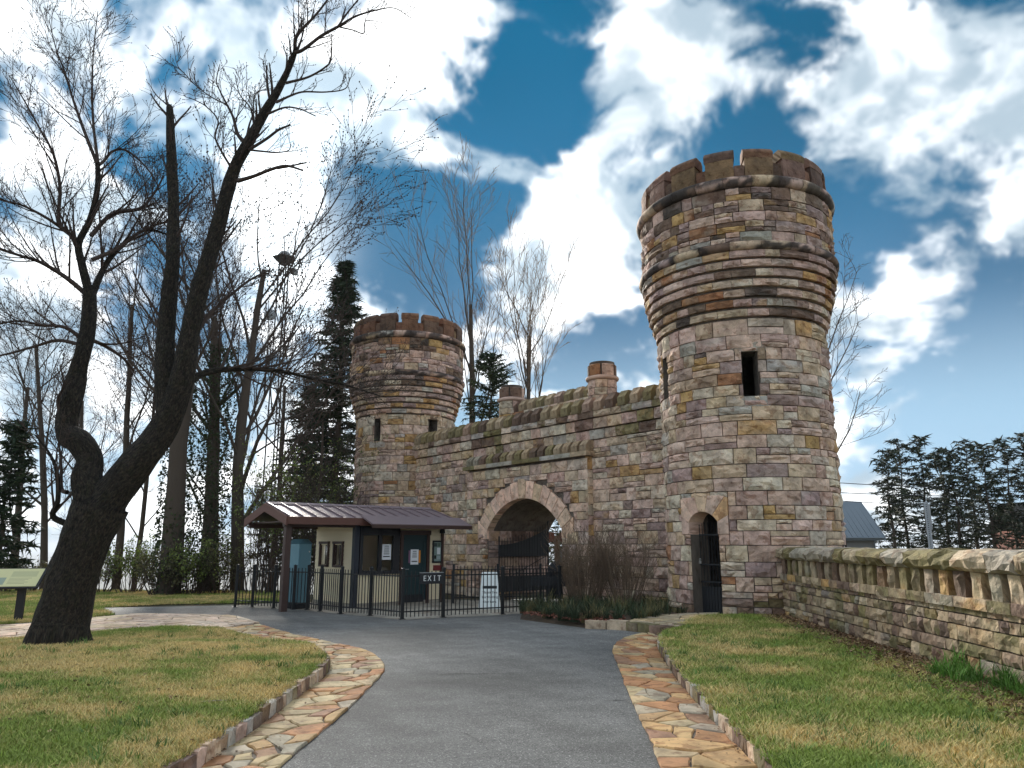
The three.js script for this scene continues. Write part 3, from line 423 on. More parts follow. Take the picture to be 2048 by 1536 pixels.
// ---------------------------------------------------------------- long stone wall on the right
{
  const R = rngOf(5), A = V3(6.12, 0, -17.5), B = V3(5.30, 0, -4.6), d = B.clone().sub(A), L = d.length(); d.normalize(); const n = V3(-d.z, 0, d.x); if (n.x > 0) n.multiplyScalar(-1);
  const t = thing('stone_parapet_wall', 'low stone wall with pierced baluster slots and thick coping running towards the viewer', 'wall', [A.x, 0, A.z]);
  const map = off => (u, v, q) => V3(d.x * u + n.x * (off + q), v, d.z * u + n.z * (off + q));
  const stones = []; for (const [v, h] of rowsOf(-.05, 1.05, R, .13, .24)) for (const s of layRow(0, L, v, h, R, { wmin: .18, wmax: .52, split: .25 })) stones.push({ geo: blockGeo(s, map(0), R, { color: toneFrom(MIXWALL, R), bulge: .055, joint: .009 }) });
  for (const s of layRow(0, L, 1.05, .10, R, { wmin: .4, wmax: .8, split: 0 })) stones.push({ geo: blockGeo({ ...s, v: .93, h: .15 }, map(.05), R, { color: toneFrom(MIXWALL, R), bulge: .03, back: .35 }) });
  setStones(t, stones, M.stone);
  const bx = (u0, u1, y0, y1, o0, o1) => { const g = new THREE.BoxGeometry(u1 - u0, y1 - y0, o1 - o0), p = g.attributes.position, m = map(0); for (let i = 0; i < p.count; i++) { const q = m((u0 + u1) / 2 + p.getX(i), (y0 + y1) / 2 + p.getY(i), (o0 + o1) / 2 + p.getZ(i)); p.setXYZ(i, q.x, q.y, q.z); } g.computeVertexNormals(); return g; };
  part(t, 'wall_core', bx(-.3, L, -.2, 1.06, -.50, -.05), M.mortar); part(t, 'back_wall', bx(-.3, L, 1.06, 1.39, -.52, -.40), M.mortar);
  for (let u = .1; u < L - .3; u += .40) { const w = .235 + .03 * R(), g = blockGeo({ u, v: 1.065, w, h: .315 }, map(.01), R, { color: toneFrom(MIXWALL, R), bulge: .05, back: .42, nx: 3, ny: 3, joint: .002 }); part(t, 'baluster_stone', g, M.stone); }
  let u = -.1; while (u < L) {
    const w = .45 + .5 * R(), P = []; const prof = [[.06, 0], [.13, .05], [.145, .13], [.11, .20], [.03, .245], [-.25, .26], [-.52, .245], [-.60, .14], [-.56, 0]], NS = 4, col = toneFrom([[[.50, .42, .29], 3], [[.44, .40, .32], 2.4], [MOSSY, 3], [[.56, .48, .36], 1.2]], R);
    for (let i = 0; i <= NS; i++) P.push(prof.map(([o, y], k) => map(0)(lerp(u + .006, u + w - .006, i / NS), 1.385 + y + (k > 0 && k < 8 ? (R() - .5) * .04 : 0), o + (k < 5 ? (R() - .5) * .08 : 0))));
    const pos = [], uv = [], T3 = (a, b, c) => { for (const p of [a, b, c]) { pos.push(p.x, p.y, p.z); uv.push(p.z + p.x * .5, p.y + p.x + u); } };
    for (let i = 0; i < NS; i++) for (let k = 0; k < 9; k++) { const q = (k + 1) % 9; T3(P[i][k], P[i + 1][k], P[i + 1][q]); T3(P[i][k], P[i + 1][q], P[i][q]); }
    for (const e of [P[0], P[NS]]) for (let k = 1; k < 8; k++) T3(e[0], e[k], e[k + 1]);
    part(t, 'coping_stone', paint(triGeo(pos, uv), col), M.stone); u += w;
  }
  shadows(t);
}

// ---------------------------------------------------------------- ground
const bluff = (x, z) => { const e = -33 + 5 * noise3(x * .08, 0, 3) + clamp((x + 4) * .9, 0, 60); return Math.min(0, (z - e)) ; };
function groundH(x, z) { const b = bluff(x, z); return b < 0 ? -Math.pow(-b, 1.25) * .35 : 0; }
{
  // one sheet: level on the hilltop, falling away over the bluff at the back left, then the valley floor out to the horizon
  const xs = [], zs = []; for (let x = -60; x <= 70; x += 2.5) xs.push(x); for (let z = 30; z >= -90; z -= 2.5) zs.push(z);
  for (const e of [90, 140, 260, 600, 1500, 5000, 20000]) { xs.unshift(-e); xs.push(e); zs.unshift(e); zs.push(-e); } xs.sort((a, b) => a - b); zs.sort((a, b) => b - a);
  const pos = [], uv = [], col = [], idx = [];
  for (const z of zs) for (const x of xs) { const h = Math.max(-180, groundH(x, z)); pos.push(x, h - .012, z); uv.push(x / 1.5, z / 1.5); const g = fbm(x * .15, 1, z * .15, 4), k = .7 + .5 * g; col.push(.42 * k, .40 * k, .26 * k); }
  const nx = xs.length; for (let j = 0; j + 1 < zs.length; j++) for (let i = 0; i + 1 < nx; i++) { const a = j * nx + i; idx.push(a, a + nx, a + 1, a + 1, a + nx, a + nx + 1); }
  const g = new THREE.BufferGeometry(); g.setAttribute('position', new THREE.Float32BufferAttribute(pos, 3)); g.setAttribute('uv', new THREE.Float32BufferAttribute(uv, 2)); g.setAttribute('color', new THREE.Float32BufferAttribute(col, 3)); g.setIndex(idx); g.computeVertexNormals();
  structure('ground', g, M.turf);
}
// a sheet filling an outline, cut into a grid so that tone can vary over it
function sheet(outline, y, cell, tone, uvScale = 1, hfn) {
  const sh = new THREE.Shape(outline.map(p => new THREE.Vector2(p[0], -p[1])));
  let x0 = 1e9, x1 = -1e9, z0 = 1e9, z1 = -1e9; for (const p of outline) { x0 = Math.min(x0, p[0]); x1 = Math.max(x1, p[0]); z0 = Math.min(z0, p[1]); z1 = Math.max(z1, p[1]); }
  const clipHalf = (poly, ax, lim, keepLess) => { const out = []; for (let i = 0; i < poly.length; i++) { const a = poly[i], b = poly[(i + 1) % poly.length], ia = keepLess ? a[ax] <= lim : a[ax] >= lim, ib = keepLess ? b[ax] <= lim : b[ax] >= lim; if (ia) out.push(a); if (ia !== ib) { const t = (lim - a[ax]) / (b[ax] - a[ax]); out.push([lerp(a[0], b[0], t), lerp(a[1], b[1], t)]); } } return out; };
  const tris = THREE.ShapeUtils.triangulateShape(sh.getPoints(), []), pts = sh.getPoints().map(p => [p.x, -p.y]);
  const pos = [], uv = [], col = [];
  for (const t of tris) {
    let colsX = [[pts[t[0]], pts[t[1]], pts[t[2]]]];
    const a0 = Math.min(...colsX[0].map(p => p[0])), a1 = Math.max(...colsX[0].map(p => p[0]));
    for (let cx = Math.floor(a0 / cell); cx * cell < a1; cx++) { let p = clipHalf(clipHalf(colsX[0], 0, cx * cell, false), 0, (cx + 1) * cell, true); if (p.length < 3) continue;
      const b0 = Math.min(...p.map(q => q[1])), b1 = Math.max(...p.map(q => q[1]));
      for (let cz = Math.floor(b0 / cell); cz * cell < b1; cz++) { const q = clipHalf(clipHalf(p, 1, cz * cell, false), 1, (cz + 1) * cell, true); if (q.length < 3) continue;
        for (let k = 1; k + 1 < q.length; k++) for (const v of [q[0], q[k], q[k + 1]]) { pos.push(v[0], (hfn ? hfn(v[0], v[1]) : 0) + y, v[1]); uv.push(v[0] / uvScale, v[1] / uvScale); col.push(...tone(v[0], v[1])); } } }
  }
  const g = triGeo(pos, uv, col); const nrm = g.attributes.normal; for (let i = 0; i < nrm.count; i++) if (nrm.getY(i) < 0) nrm.setXYZ(i, -nrm.getX(i), -nrm.getY(i), -nrm.getZ(i)); return g;
}
const P2 = list => list.map(p => gp(...p));
structure('asphalt_drive', sheet([[-32, 8], [9, 8], [9, -19.5], [4, -19.5], [1.2, -23.8], [-2, -24.6], [-7.6, -22.6], [-11.4, -21.6], [-32, -24]], 0, .5, (x, z) => { const k = .86 + 1.25 * (fbm(x * .5, 3, z * .5, 4) - .5) + .35 * (fbm(x * 2.3, 8, z * 2.3, 3) - .5) + .16 * sstep(-8, -16, z) * (.5 + noise3(x * .4, 2, z * .4)); return [k, k * .99, k * .97]; }, 1.6), M.asphalt);
{ // cracks and an old seam in the asphalt
  const R = rngOf(66), drive = scene.getObjectByName('asphalt_drive'), tar = std({ color: lin(.02, .02, .021), roughness: .8 });
  for (const [x0, y0, x1, y1, w] of [[838, 1349, 1030, 1347, .016], [1200, 1403, 1268, 1400, .012], [700, 1285, 830, 1300, .010], [1010, 1290, 1160, 1300, .009], [880, 1440, 990, 1500, .008]]) {
    const a = gp(x0, y0), b = gp(x1, y1), pos = [], n = 22; let q = null; for (let k = 0; k <= n; k++) { const f = k / n, x = lerp(a[0], b[0], f) + (R() - .5) * .03, z = lerp(a[1], b[1], f) + (R() - .5) * .05, h = w * (.3 + R()) * Math.sin(Math.PI * clamp(f, .08, .92)); const c = [[x, .005, z - h], [x, .005, z + h]]; if (q) pos.push(...q[0], ...q[1], ...c[1], ...q[0], ...c[1], ...c[0]); q = c; }
    part(drive, 'crack', triGeo(pos), tar);
  }
}
structure('booth_apron', sheet([...P2([[500, 1216], [586, 1219], [640, 1224], [804, 1240], [886, 1236], [1010, 1230], [1060, 1226]]), [1.4, -22.6], [0.8, -24.2], [-3, -25], [-7.5, -23]], .005, 1, () => [1, 1, 1], 2), M.concrete);

// ---------------------------------------------------------------- paving, kerbs, lawns
function resample(list, n) { const c = new THREE.CatmullRomCurve3(list.map(p => V3(p[0], 0, p[1])), false, 'centripetal'); return c.getSpacedPoints(n - 1).map(p => [p.x, p.z]); }
// irregular flags by nearest-seed cells in a strip of length L and width W, then laid between two edges
function cells(L, W, size, R, aspect = 1.5) {
  const seeds = [], nx = Math.round(L / (size * aspect)), ny = Math.max(1, Math.round(W / size));
  for (let j = 0; j < ny; j++) for (let i = 0; i < nx; i++) seeds.push([(i + .5 + (j % 2) * .5 * .8 + (R() - .5) * 1.0) / nx * L, (j + .5 + (R() - .5) * .95) / ny * W]);
  const out = [];
  for (let i = seeds.length - 1; i >= 0; i--) if (R() < .22) seeds.splice(i, 1);
  for (const s of seeds) {
    let poly = [[Math.max(0, s[0] - size * 3), 0], [Math.min(L, s[0] + size * 3), 0], [Math.min(L, s[0] + size * 3), W], [Math.max(0, s[0] - size * 3), W]];
    for (const q of seeds) { if (q === s) continue; const dx = q[0] - s[0], dy = (q[1] - s[1]) * 1; if (Math.abs(dx) > size * 5 || Math.abs(dy) > size * 5) continue; const mx = (q[0] + s[0]) / 2, my = (q[1] + s[1]) / 2, np = []; const f = p => (p[0] - mx) * dx + (p[1] - my) * dy; for (let i = 0; i < poly.length; i++) { const a = poly[i], b = poly[(i + 1) % poly.length], fa = f(a), fb = f(b); if (fa <= 0) np.push(a); if (fa * fb < 0) { const t = fa / (fa - fb); np.push([lerp(a[0], b[0], t), lerp(a[1], b[1], t)]); } } poly = np; if (poly.length < 3) break; }
    if (poly.length >= 3) out.push(poly);
  }
  return out;
}
function flagGeo(poly, map, R, gap, thick, color) {
  const c = poly.reduce((a, p) => [a[0] + p[0] / poly.length, a[1] + p[1] / poly.length], [0, 0]), pts = [];
  for (let i = 0; i < poly.length; i++) { const a = poly[i], b = poly[(i + 1) % poly.length]; if (Math.hypot(a[0] - b[0], a[1] - b[1]) < .03) continue; pts.push(a); if (Math.hypot(a[0] - b[0], a[1] - b[1]) > .22) pts.push([(a[0] + b[0]) / 2 + (R() - .5) * .035, (a[1] + b[1]) / 2 + (R() - .5) * .035]); }
  if (pts.length < 3) return null;
  const shrink = (p, g) => { const d = Math.hypot(p[0] - c[0], p[1] - c[1]) || 1; const k = Math.max(.2, 1 - g / d); return [c[0] + (p[0] - c[0]) * k, c[1] + (p[1] - c[1]) * k]; };
  const tx = (R() - .5) * .03, ty = (R() - .5) * .03, h0 = thick + (R() - .5) * .014, H = p => h0 + (p[0] - c[0]) * tx + (p[1] - c[1]) * ty;
  const top = pts.map(p => { const q = shrink(p, gap + .014); return map(q[0], q[1], H(q) + (R() - .5) * .003); }), mid = pts.map(p => { const q = shrink(p, gap); return map(q[0], q[1], H(q) - .012); }), bot = pts.map(p => { const q = shrink(p, gap); return map(q[0], q[1], -.03); }), O = map(c[0], c[1], h0 + .002);
  const pos = [], uv = [], o = R() * 9, T3 = (a, b, d) => { for (const p of [a, b, d]) { pos.push(p.x, p.y, p.z); uv.push(p.x * 1.2 + o, p.z * 1.2 + p.y + o); } };
  for (let k = 0; k < pts.length; k++) { const q = (k + 1) % pts.length; T3(O, top[k], top[q]); T3(top[k], mid[k], mid[q]); T3(top[k], mid[q], top[q]); T3(mid[k], bot[k], bot[q]); T3(mid[k], bot[q], mid[q]); }
  return paint(triGeo(pos, uv), color);
}
const FLAGWARM = [[[.55, .36, .17], 4], [[.50, .25, .115], 2.6], [[.60, .47, .28], 4], [[.40, .23, .14], 1.6], [[.46, .40, .30], 2]];
const FLAGPINK = [[[.60, .46, .36], 4], [[.64, .52, .42], 3], [[.55, .40, .31], 2], [[.58, .45, .30], 1.6]];
function pavedStrip(name, edgeA, edgeB, size, seed, mix, y, aspect, gap = .011) {
  const R = rngOf(seed), n = 60, a = resample(edgeA, n), b = resample(edgeB, n); let L = 0, W = 0; const cum = [0];
  for (let i = 1; i < n; i++) { L += Math.hypot((a[i][0] + b[i][0] - a[i - 1][0] - b[i - 1][0]) / 2, (a[i][1] + b[i][1] - a[i - 1][1] - b[i - 1][1]) / 2); cum.push(L); } for (let i = 0; i < n; i++) W += Math.hypot(a[i][0] - b[i][0], a[i][1] - b[i][1]) / n;
  const map = (s, t, h) => { let i = 1; while (i < n - 1 && cum[i] < s) i++; const f = clamp((s - cum[i - 1]) / (cum[i] - cum[i - 1])), w = t / W; const ax = lerp(a[i - 1][0], a[i][0], f), az = lerp(a[i - 1][1], a[i][1], f), bx = lerp(b[i - 1][0], b[i][0], f), bz = lerp(b[i - 1][1], b[i][1], f); return V3(lerp(ax, bx, w), y + h, lerp(az, bz, w)); };
  const bed = structure(name, sheet([...a, ...b.slice().reverse()], .004, .8, () => [1, 1, 1], 1), std({ color: lin(.13, .10, .075), map: T.rockTone, bumpMap: T.fine, bumpScale: .012 }));
  const list = []; for (const c of cells(L, W, size, R, aspect)) { const g = flagGeo(c, map, R, gap, .018, toneFrom(mix, R)); if (g) list.push(g); }
  list.sort((p, q) => seenFlat(q) - seenFlat(p)); list.forEach((g, i) => { if (i < 300) part(bed, 'flagstone', g, M.dressed); }); if (list.length > 300) stuffPart(bed, 'flagstones_beyond', mergeGeometries(list.slice(300)), M.dressed);
}
function seenFlat(g) { g.computeBoundingSphere(); const s = g.boundingSphere, d = s.center.distanceTo(camera.position); return s.center.z > -4.6 ? 0 : s.radius / d / d; }
const leftRoad = [[-1.72, -3.6], ...P2([[562, 1536], [664, 1449], [723, 1394], [770, 1338], [758, 1316], [723, 1299], [664, 1287], [586, 1269], [520, 1250]])];
const leftInner = [[-2.55, -3.6], ...P2([[402, 1536], [496, 1472], [578, 1410], [652, 1350], [656, 1332], [633, 1306], [578, 1290], [500, 1274], [440, 1258]])];
const rightRoad = [[1.0, -3.6], ...P2([[1319, 1536], [1301, 1488], [1264, 1406], [1240, 1345], [1225, 1298], [1233, 1286], [1254, 1275], [1284, 1267]])];
const rightInner = [[1.72, -3.6], ...P2([[1515, 1536], [1465, 1483], [1403, 1417], [1366, 1375], [1332, 1326], [1316, 1293], [1322, 1281], [1338, 1271]])];
pavedStrip('paving_strip_beside_lawn', leftRoad, leftInner, .215, 31, FLAGWARM, .006, 1.5);
pavedStrip('paving_strip_below_wall', rightRoad, rightInner, .22, 32, FLAGWARM, .006, 1.35);
const pathTop = [...P2([[519, 1247], [453, 1231], [375, 1229], [281, 1228], [168, 1238], [0, 1252]]), [-16, -18.5]], pathLow = [...P2([[441, 1257], [351, 1255], [234, 1262], [117, 1273], [0, 1281]]), [-13, -12.2]];
pavedStrip('flagstone_path', pathTop, pathLow, .42, 33, FLAGPINK, .006, 1.5, .009);

// upright edging stones along a line
function kerb(name, label, line, seed, hTop, w0, w1, thick, flip) {
  const R = rngOf(seed), c = new THREE.CatmullRomCurve3(line.map(p => V3(p[0], 0, p[1])), false, 'centripetal'), L = c.getLength(), t = thing(name, label, 'kerb'); let u = 0;
  while (u < L - .05) { const w = Math.min(lerp(w0, w1, R()), L - u), m = c.getPointAt((u + w / 2) / L), d = c.getTangentAt((u + w / 2) / L); const h = hTop + (R() - .5) * .035, g = blockGeo({ u: -w / 2, v: -.08, w, h: h + .08 }, (a, b, n) => V3(m.x + d.x * a + flip * d.z * -n, b, m.z + d.z * a + flip * d.x * n), R, { color: toneFrom([[UMBER, 2], [MOSSY, 1.6], [BUFF, 2], [GREY, 1], [ROSE, .7]], R), bulge: .022, back: thick, joint: .005, nx: 3, ny: 2, rough: 2.2 });
    const top = (a, b) => { const p = V3(m.x + d.x * a + flip * d.z * b, h - .005, m.z + d.z * a - flip * d.x * b); return p; };
    const q = [top(-w / 2 + .005, -.0), top(w / 2 - .005, -.0), top(w / 2 - .005, thick), top(-w / 2 + .005, thick)], pos = [], uv = []; for (const k of [0, 1, 2, 0, 2, 3]) { pos.push(q[k].x, q[k].y + (k > 1 ? .004 : 0), q[k].z); uv.push(q[k].x, q[k].z); }
    const g2 = paint(triGeo(pos, uv), [g.attributes.color.getX(0), g.attributes.color.getY(0), g.attributes.color.getZ(0)]); part(t, 'edging_stone', mergeGeometries([g, g2]), M.stone); u += w; }
  return shadows(t);
}
kerb('stone_kerb', 'row of upright weathered edging stones along the lawn by the leaning tree', leftInner.slice(0, 7), 41, .15, .14, .30, .10, 1);
kerb('stone_kerb', 'row of upright edging stones along the lawn below the parapet wall', rightInner.slice(0, 8), 42, .13, .14, .32, .10, -1);
kerb('stone_kerb', 'squared buff edging stones in front of the planting bed and doorstep', P2([[1170, 1257], [1245, 1261], [1286, 1266], [1322, 1273], [1345, 1271], [1372, 1266]]), 43, .17, .26, .46, .22, 1);

const lawnTone = (dry, seed) => (x, z) => { const g = sstep(.35, .62, fbm(x * 1.2 + seed, 2, z * 1.2, 5) - dry), k = .85 + .4 * (fbm(x * 4, 5, z * 4, 3) - .5); return [lerp(.92, .55, g) * k, lerp(.80, .72, g) * k, lerp(.55, .35, g) * k]; };
const leftLawnEdge = [...leftInner.map(p => p), ...pathLow.slice(1)];
const lawnHL = (x, z) => .085 + .055 * sstep(-14.5, -11, z) + .05 * sstep(-2.4, -5, x) * sstep(-14, -9, z) - .07 * sstep(-12.6, -14.5, z) + .02 * (fbm(x * .8, 1, z * .8, 3) - .5);
const lawnHR = (x, z) => .10 + .03 * sstep(2, 5, x) + .025 * (fbm(x * .9, 4, z * .9, 3) - .5);
const insetL = leftInner.map(p => [p[0] - .06, p[1]]);
const lawnLeftOutline = [...insetL, ...pathLow.slice(1), [-16, -9], [-16, -3.6]];
structure('lawn', sheet(lawnLeftOutline, 0, .35, lawnTone(.02, 3), 1.1, lawnHL), M.turf);
const insetR = rightInner.map(p => [p[0] + .06, p[1]]);
const lawnRightOutline = [...insetR, ...P2([[1372, 1258], [1400, 1246], [1480, 1243]]), [5.2, -17.6], [6.1, -17.4], [5.34, -3.6]];
structure('lawn_below_wall', sheet(lawnRightOutline, 0, .35, lawnTone(-.05, 9), 1.1, lawnHR), M.turf);
const farLawn = [...P2([[0, 1250], [168, 1236], [230, 1231], [200, 1216], [330, 1209], [470, 1207], [560, 1205]]), [-8, -29], [-34, -31], [-34, -17.5]];
structure('far_lawn', sheet(farLawn, .006, .5, lawnTone(.0, 21), 1.1), M.turf);
// planting bed and doorstep
const bedOutline = P2([[1040, 1239], [1100, 1247], [1170, 1256], [1250, 1259], [1300, 1250], [1372, 1240], [1372, 1233], [1335, 1224], [1200, 1212], [1050, 1207]]);
structure('planting_bed', sheet(bedOutline, 0, .3, () => [1, 1, 1], 1, (x, z) => { let d = 9; for (let i = 0; i < bedOutline.length; i++) { const a = bedOutline[i], b = bedOutline[(i + 1) % bedOutline.length], t = clamp(((x - a[0]) * (b[0] - a[0]) + (z - a[1]) * (b[1] - a[1])) / ((b[0] - a[0]) ** 2 + (b[1] - a[1]) ** 2)); d = Math.min(d, Math.hypot(x - lerp(a[0], b[0], t), z - lerp(a[1], b[1], t))); } return .002 + (.06 + .10 * fbm(x, 3, z, 3)) * sstep(0, .35, d); }), M.soil);
pavedStrip('doorstep_paving', P2([[1250, 1258], [1300, 1262], [1340, 1265], [1372, 1262]]), P2([[1290, 1247], [1340, 1242], [1385, 1239], [1440, 1239]]), .34, 34, [[[.58, .46, .28], 1], [[.52, .44, .32], 1]], .14, 1.6);

// ---------------------------------------------------------------- ticket booth
{
  const C = gp(704, 1215), e1 = V3(.76, 0, -.65).normalize(), turn = Math.atan2(-e1.z, e1.x);
  // local x runs along the facade to the right, local z comes out of the facade towards the drive
  const t = thing('ticket_booth', 'small cream clapboard ticket booth with brown metal gable roof', 'booth', [C[0], 0, C[1]], turn);
  const W = 3.0, D = 2.35, PORCH = 2.15, WH = 2.30;
  const board = (x0, x1, y, z, ry) => { const g = new THREE.BoxGeometry(x1 - x0, .128, .022); g.rotateX(-.07); g.translate((x0 + x1) / 2, y, 0); if (ry) g.rotateY(ry); g.translate(0, 0, 0); return g; };
  const wallF = part(t, 'front_wall', [box(.93 - .0, .95, .08, .62, .47, -.04), box(W, .30, .08, W / 2, WH - .15 + .1, -.04), box(.25, WH, .08, 1.42, WH / 2, -.04), box(.72, WH, .08, W - .36, WH / 2, -.04)], M.cream);
  const wallS = part(t, 'end_wall', [box(.08, WH, .55, .04, WH / 2, -.34), box(.08, WH, .36, .04, WH / 2, -1.31), box(.08, WH, .60, .04, WH / 2, -D + .3), box(.08, 1.14, .52, .04, .57, -.87), box(.08, .60, .52, .04, WH - .30, -.87), box(.08, 1.14, .51, .04, .57, -1.745), box(.08, .60, .51, .04, WH - .30, -1.745)], M.cream);
  part(t, 'rear_wall', box(W, WH, .08, W / 2, WH / 2, -D + .04), M.cream); part(t, 'far_end_wall', box(.08, WH, D - .1, W - .04, WH / 2, -D / 2), M.cream);
  part(t, 'floor_slab', box(W + .06, .10, D + .06, W / 2, .05, -D / 2), M.concrete); part(t, 'ceiling', box(W, .04, D, W / 2, WH - .03, -D / 2), M.cream);
  for (let k = 0; k < 18; k++) { const y = .10 + k * .128; // lapped boards
    const segs = y > 1.10 && y < 1.74 ? [[-D, -2.0], [-1.49, -1.13], [-.61, -.08]] : [[-D, -.08]];
    for (const [a, b] of segs) { const g = new THREE.BoxGeometry(.022, .126, b - a); g.rotateZ(-.09); g.translate(-.012, y, (a + b) / 2); part(wallS, 'clapboard', g, M.cream); }
    const fr = y < .93 ? [[.10, 1.54], [2.46, W - .1]] : y < 2.02 ? [[1.44, 1.54], [2.46, W - .1]] : [[1.3, W - .1]];
    for (const [a, b] of fr) if (!(y > .93 && a < 1.1)) { const g = new THREE.BoxGeometry(b - a, .126, .022); g.rotateX(.09); g.translate((a + b) / 2, y, .012); part(wallF, 'clapboard', g, M.cream); } }
  // two small windows in the end wall
  for (const z of [-.87, -1.745]) { const w = part(t, 'window', [box(.12, .70, .05, -.02, 1.42, z - .265), box(.12, .70, .05, -.02, 1.42, z + .265), box(.12, .06, .58, -.02, 1.10, z), box(.14, .07, .60, -.025, 1.77, z)], M.brown); part(w, 'pane', box(.008, .62, .48, .0, 1.43, z), M.glass); part(w, 'curtain', box(.02, .60, .16, .14, 1.42, z + .12), M.white); part(w, 'sash', box(.03, .62, .03, .01, 1.43, z), M.brown); }
  // corner post, big dark window, door
  part(t, 'corner_post', box(.15, WH, .15, .02, WH / 2, .02), M.teal.clone()).material.color.setRGB(.016, .022, .035);
  const win = part(t, 'service_window', [box(.10, 1.32, .10, .18, 1.55, .03), box(.10, 1.32, .10, .80, 1.55, .03), box(.22, 1.32, .10, 1.34, 1.55, .03), box(1.30, .26, .10, .80, 2.10, .03), box(1.34, .09, .16, .80, .93, .06)], M.brown.clone()); win.material.color.setRGB(.014, .014, .018);
  part(win, 'pane', box(.52, 1.02, .008, .49, 1.47, .0), M.glass); part(win, 'pane', box(.38, 1.02, .008, 1.04, 1.47, .0), M.glass);
  const door = part(t, 'door', [box(.86, 2.0, .05, 2.0, 1.02, .0)], M.teal); part(door, 'door_frame', [box(.09, 2.06, .12, 1.53, 1.03, .02), box(.09, 2.06, .12, 2.47, 1.03, .02), box(1.08, .13, .14, 2.0, 2.06, .03)], M.brown); part(door, 'rail', [box(.74, .10, .02, 2.0, 1.86, .03), box(.10, 1.7, .02, 1.64, 1.0, .03), box(.10, 1.7, .02, 2.36, 1.0, .03)], M.teal); part(door, 'handle', [rod(V3(1.66, 1.0, .04), V3(1.66, 1.0, .09), .012), rod(V3(1.66, 1.0, .09), V3(1.77, 1.0, .09), .012)], M.steel); part(door, 'kick_plate', box(.7, .22, .008, 2.0, .16, .03), M.ironMatt);
  const notice = (w, h, rows, fn) => { const c = document.createElement('canvas'); c.width = 128; c.height = 192; const q = c.getContext('2d'); q.fillStyle = '#e9edf2'; q.fillRect(0, 0, 128, 192); fn ? fn(q) : (() => { q.fillStyle = '#59616e'; for (let i = 0; i < rows; i++) { const L = 62 + (i * 37) % 32; q.fillRect(64 - L / 2, 18 + i * 24, L, 10); } q.fillStyle = '#15171c'; q.fillRect(18, 146, 92, 12); })(); const tx = new THREE.CanvasTexture(c); tx.colorSpace = THREE.SRGBColorSpace; return std({ map: tx, roughness: .8 }); };
  const flat = (w, h, x, y, z) => { const g = new THREE.BoxGeometry(w, h, .004); g.translate(x, y, z); return g; };
  part(t, 'paper_notice', flat(.30, .44, 1.04, 1.50, .014), notice(0, 0, 5)); part(t, 'paper_notice', flat(.28, .44, 1.99, 1.35, .045), notice(0, 0, 4)); part(t, 'orange_sheet', flat(.06, .36, 2.17, 1.36, .043), std({ color: lin(.72, .28, .03) })); part(t, 'purple_sheet', flat(.06, .36, 1.81, 1.36, .043), std({ color: lin(.22, .12, .20) }));
  const ns = part(t, 'notice_case', [box(.05, .62, .05, 2.66, 1.50, .035), box(.05, .62, .05, 2.98, 1.50, .035), box(.36, .05, .05, 2.82, 1.81, .035), box(.36, .05, .05, 2.82, 1.19, .035)], M.ironMatt); part(ns, 'poster', flat(.28, .58, 2.82, 1.5, .03), notice(0, 0, 0, q => { q.fillStyle = '#7f9490'; q.fillRect(0, 0, 128, 192); q.fillStyle = '#3c4a4a'; q.fillRect(10, 10, 50, 36); q.fillStyle = '#596a60'; q.fillRect(66, 10, 50, 36); q.fillStyle = '#dfe6ea'; q.fillRect(60, 56, 56, 66); q.fillStyle = '#1c2326'; q.fillRect(14, 132, 34, 34); q.fillStyle = '#9fb0b4'; q.fillRect(56, 136, 60, 36); }));
  part(t, 'red_plate', box(.28, .16, .02, 2.82, 1.02, .03), std({ color: lin(.18, .03, .03) }));
  part(t, 'porch_light', [new THREE.CylinderGeometry(.07, .09, .14, 12).translate(2.95, 2.12, .10)], M.ironMatt); part(t, 'end_trim', box(.07, WH, .10, W, WH / 2, .02), M.brown);
  // porch post, beams and roof
  const px = -PORCH + .12; part(t, 'porch_post', box(.16, WH, .16, px, WH / 2, .02), M.brown); part(t, 'porch_beam', [box(PORCH, .16, .12, -PORCH / 2, WH - .04, .02), box(PORCH, .16, .12, -PORCH / 2, WH - .04, -D)], M.brown);
  const X0 = -PORCH - .02, X1 = W + .35, ridge = 2.84, eY = 2.44, eF = .30, eB = -D - .25, rz = -D / 2;
  const slope = (x0, x1, z0, y0, z1, y1, th) => { const pos = []; const A = [[x0, y0, z0], [x1, y0, z0], [x1, y1, z1], [x0, y1, z1]], B = A.map(p => [p[0], p[1] - th, p[2]]); const Q = (a, b, c, d) => { for (const p of [a, b, c, a, c, d]) pos.push(...p); }; Q(...A); Q(...B); for (let i = 0; i < 4; i++) { const j = (i + 1) % 4; Q(A[i], B[i], B[j], A[j]); } return triGeo(pos); };
  const roof = part(t, 'roof', [slope(X0, X1, eF, eY, rz, ridge, .05), slope(X0, X1, eB, eY, rz, ridge, .05)], M.roofMetal); part(t, 'porch_ceiling', box(X1 - X0 - .2, .03, eF - eB - .3, (X0 + X1) / 2, eY - .12, rz), M.brown);
  const s = (ridge - eY) / (eF - rz); for (let k = 0; k <= 14; k++) { const x = lerp(X0 + .03, X1 - .03, k / 14); for (const [z0, sg] of [[eF, 1], [eB, -1]]) { const g = slope(x - .015, x + .015, z0, eY + .045, rz, ridge + .045, .05); part(roof, 'standing_seam', g, M.roofMetal); } }
  part(roof, 'ridge_cap', [slope(X0, X1, rz + .14, ridge - .01, rz, ridge + .055, .02), slope(X0, X1, rz - .14, ridge - .01, rz, ridge + .055, .02)], M.roofMetal);
  const barge = (x) => { const g = []; for (const [z0] of [[eF], [eB]]) g.push(slope(x - .02, x + .02, z0, eY + .01, rz, ridge + .01, .24)); return g; };
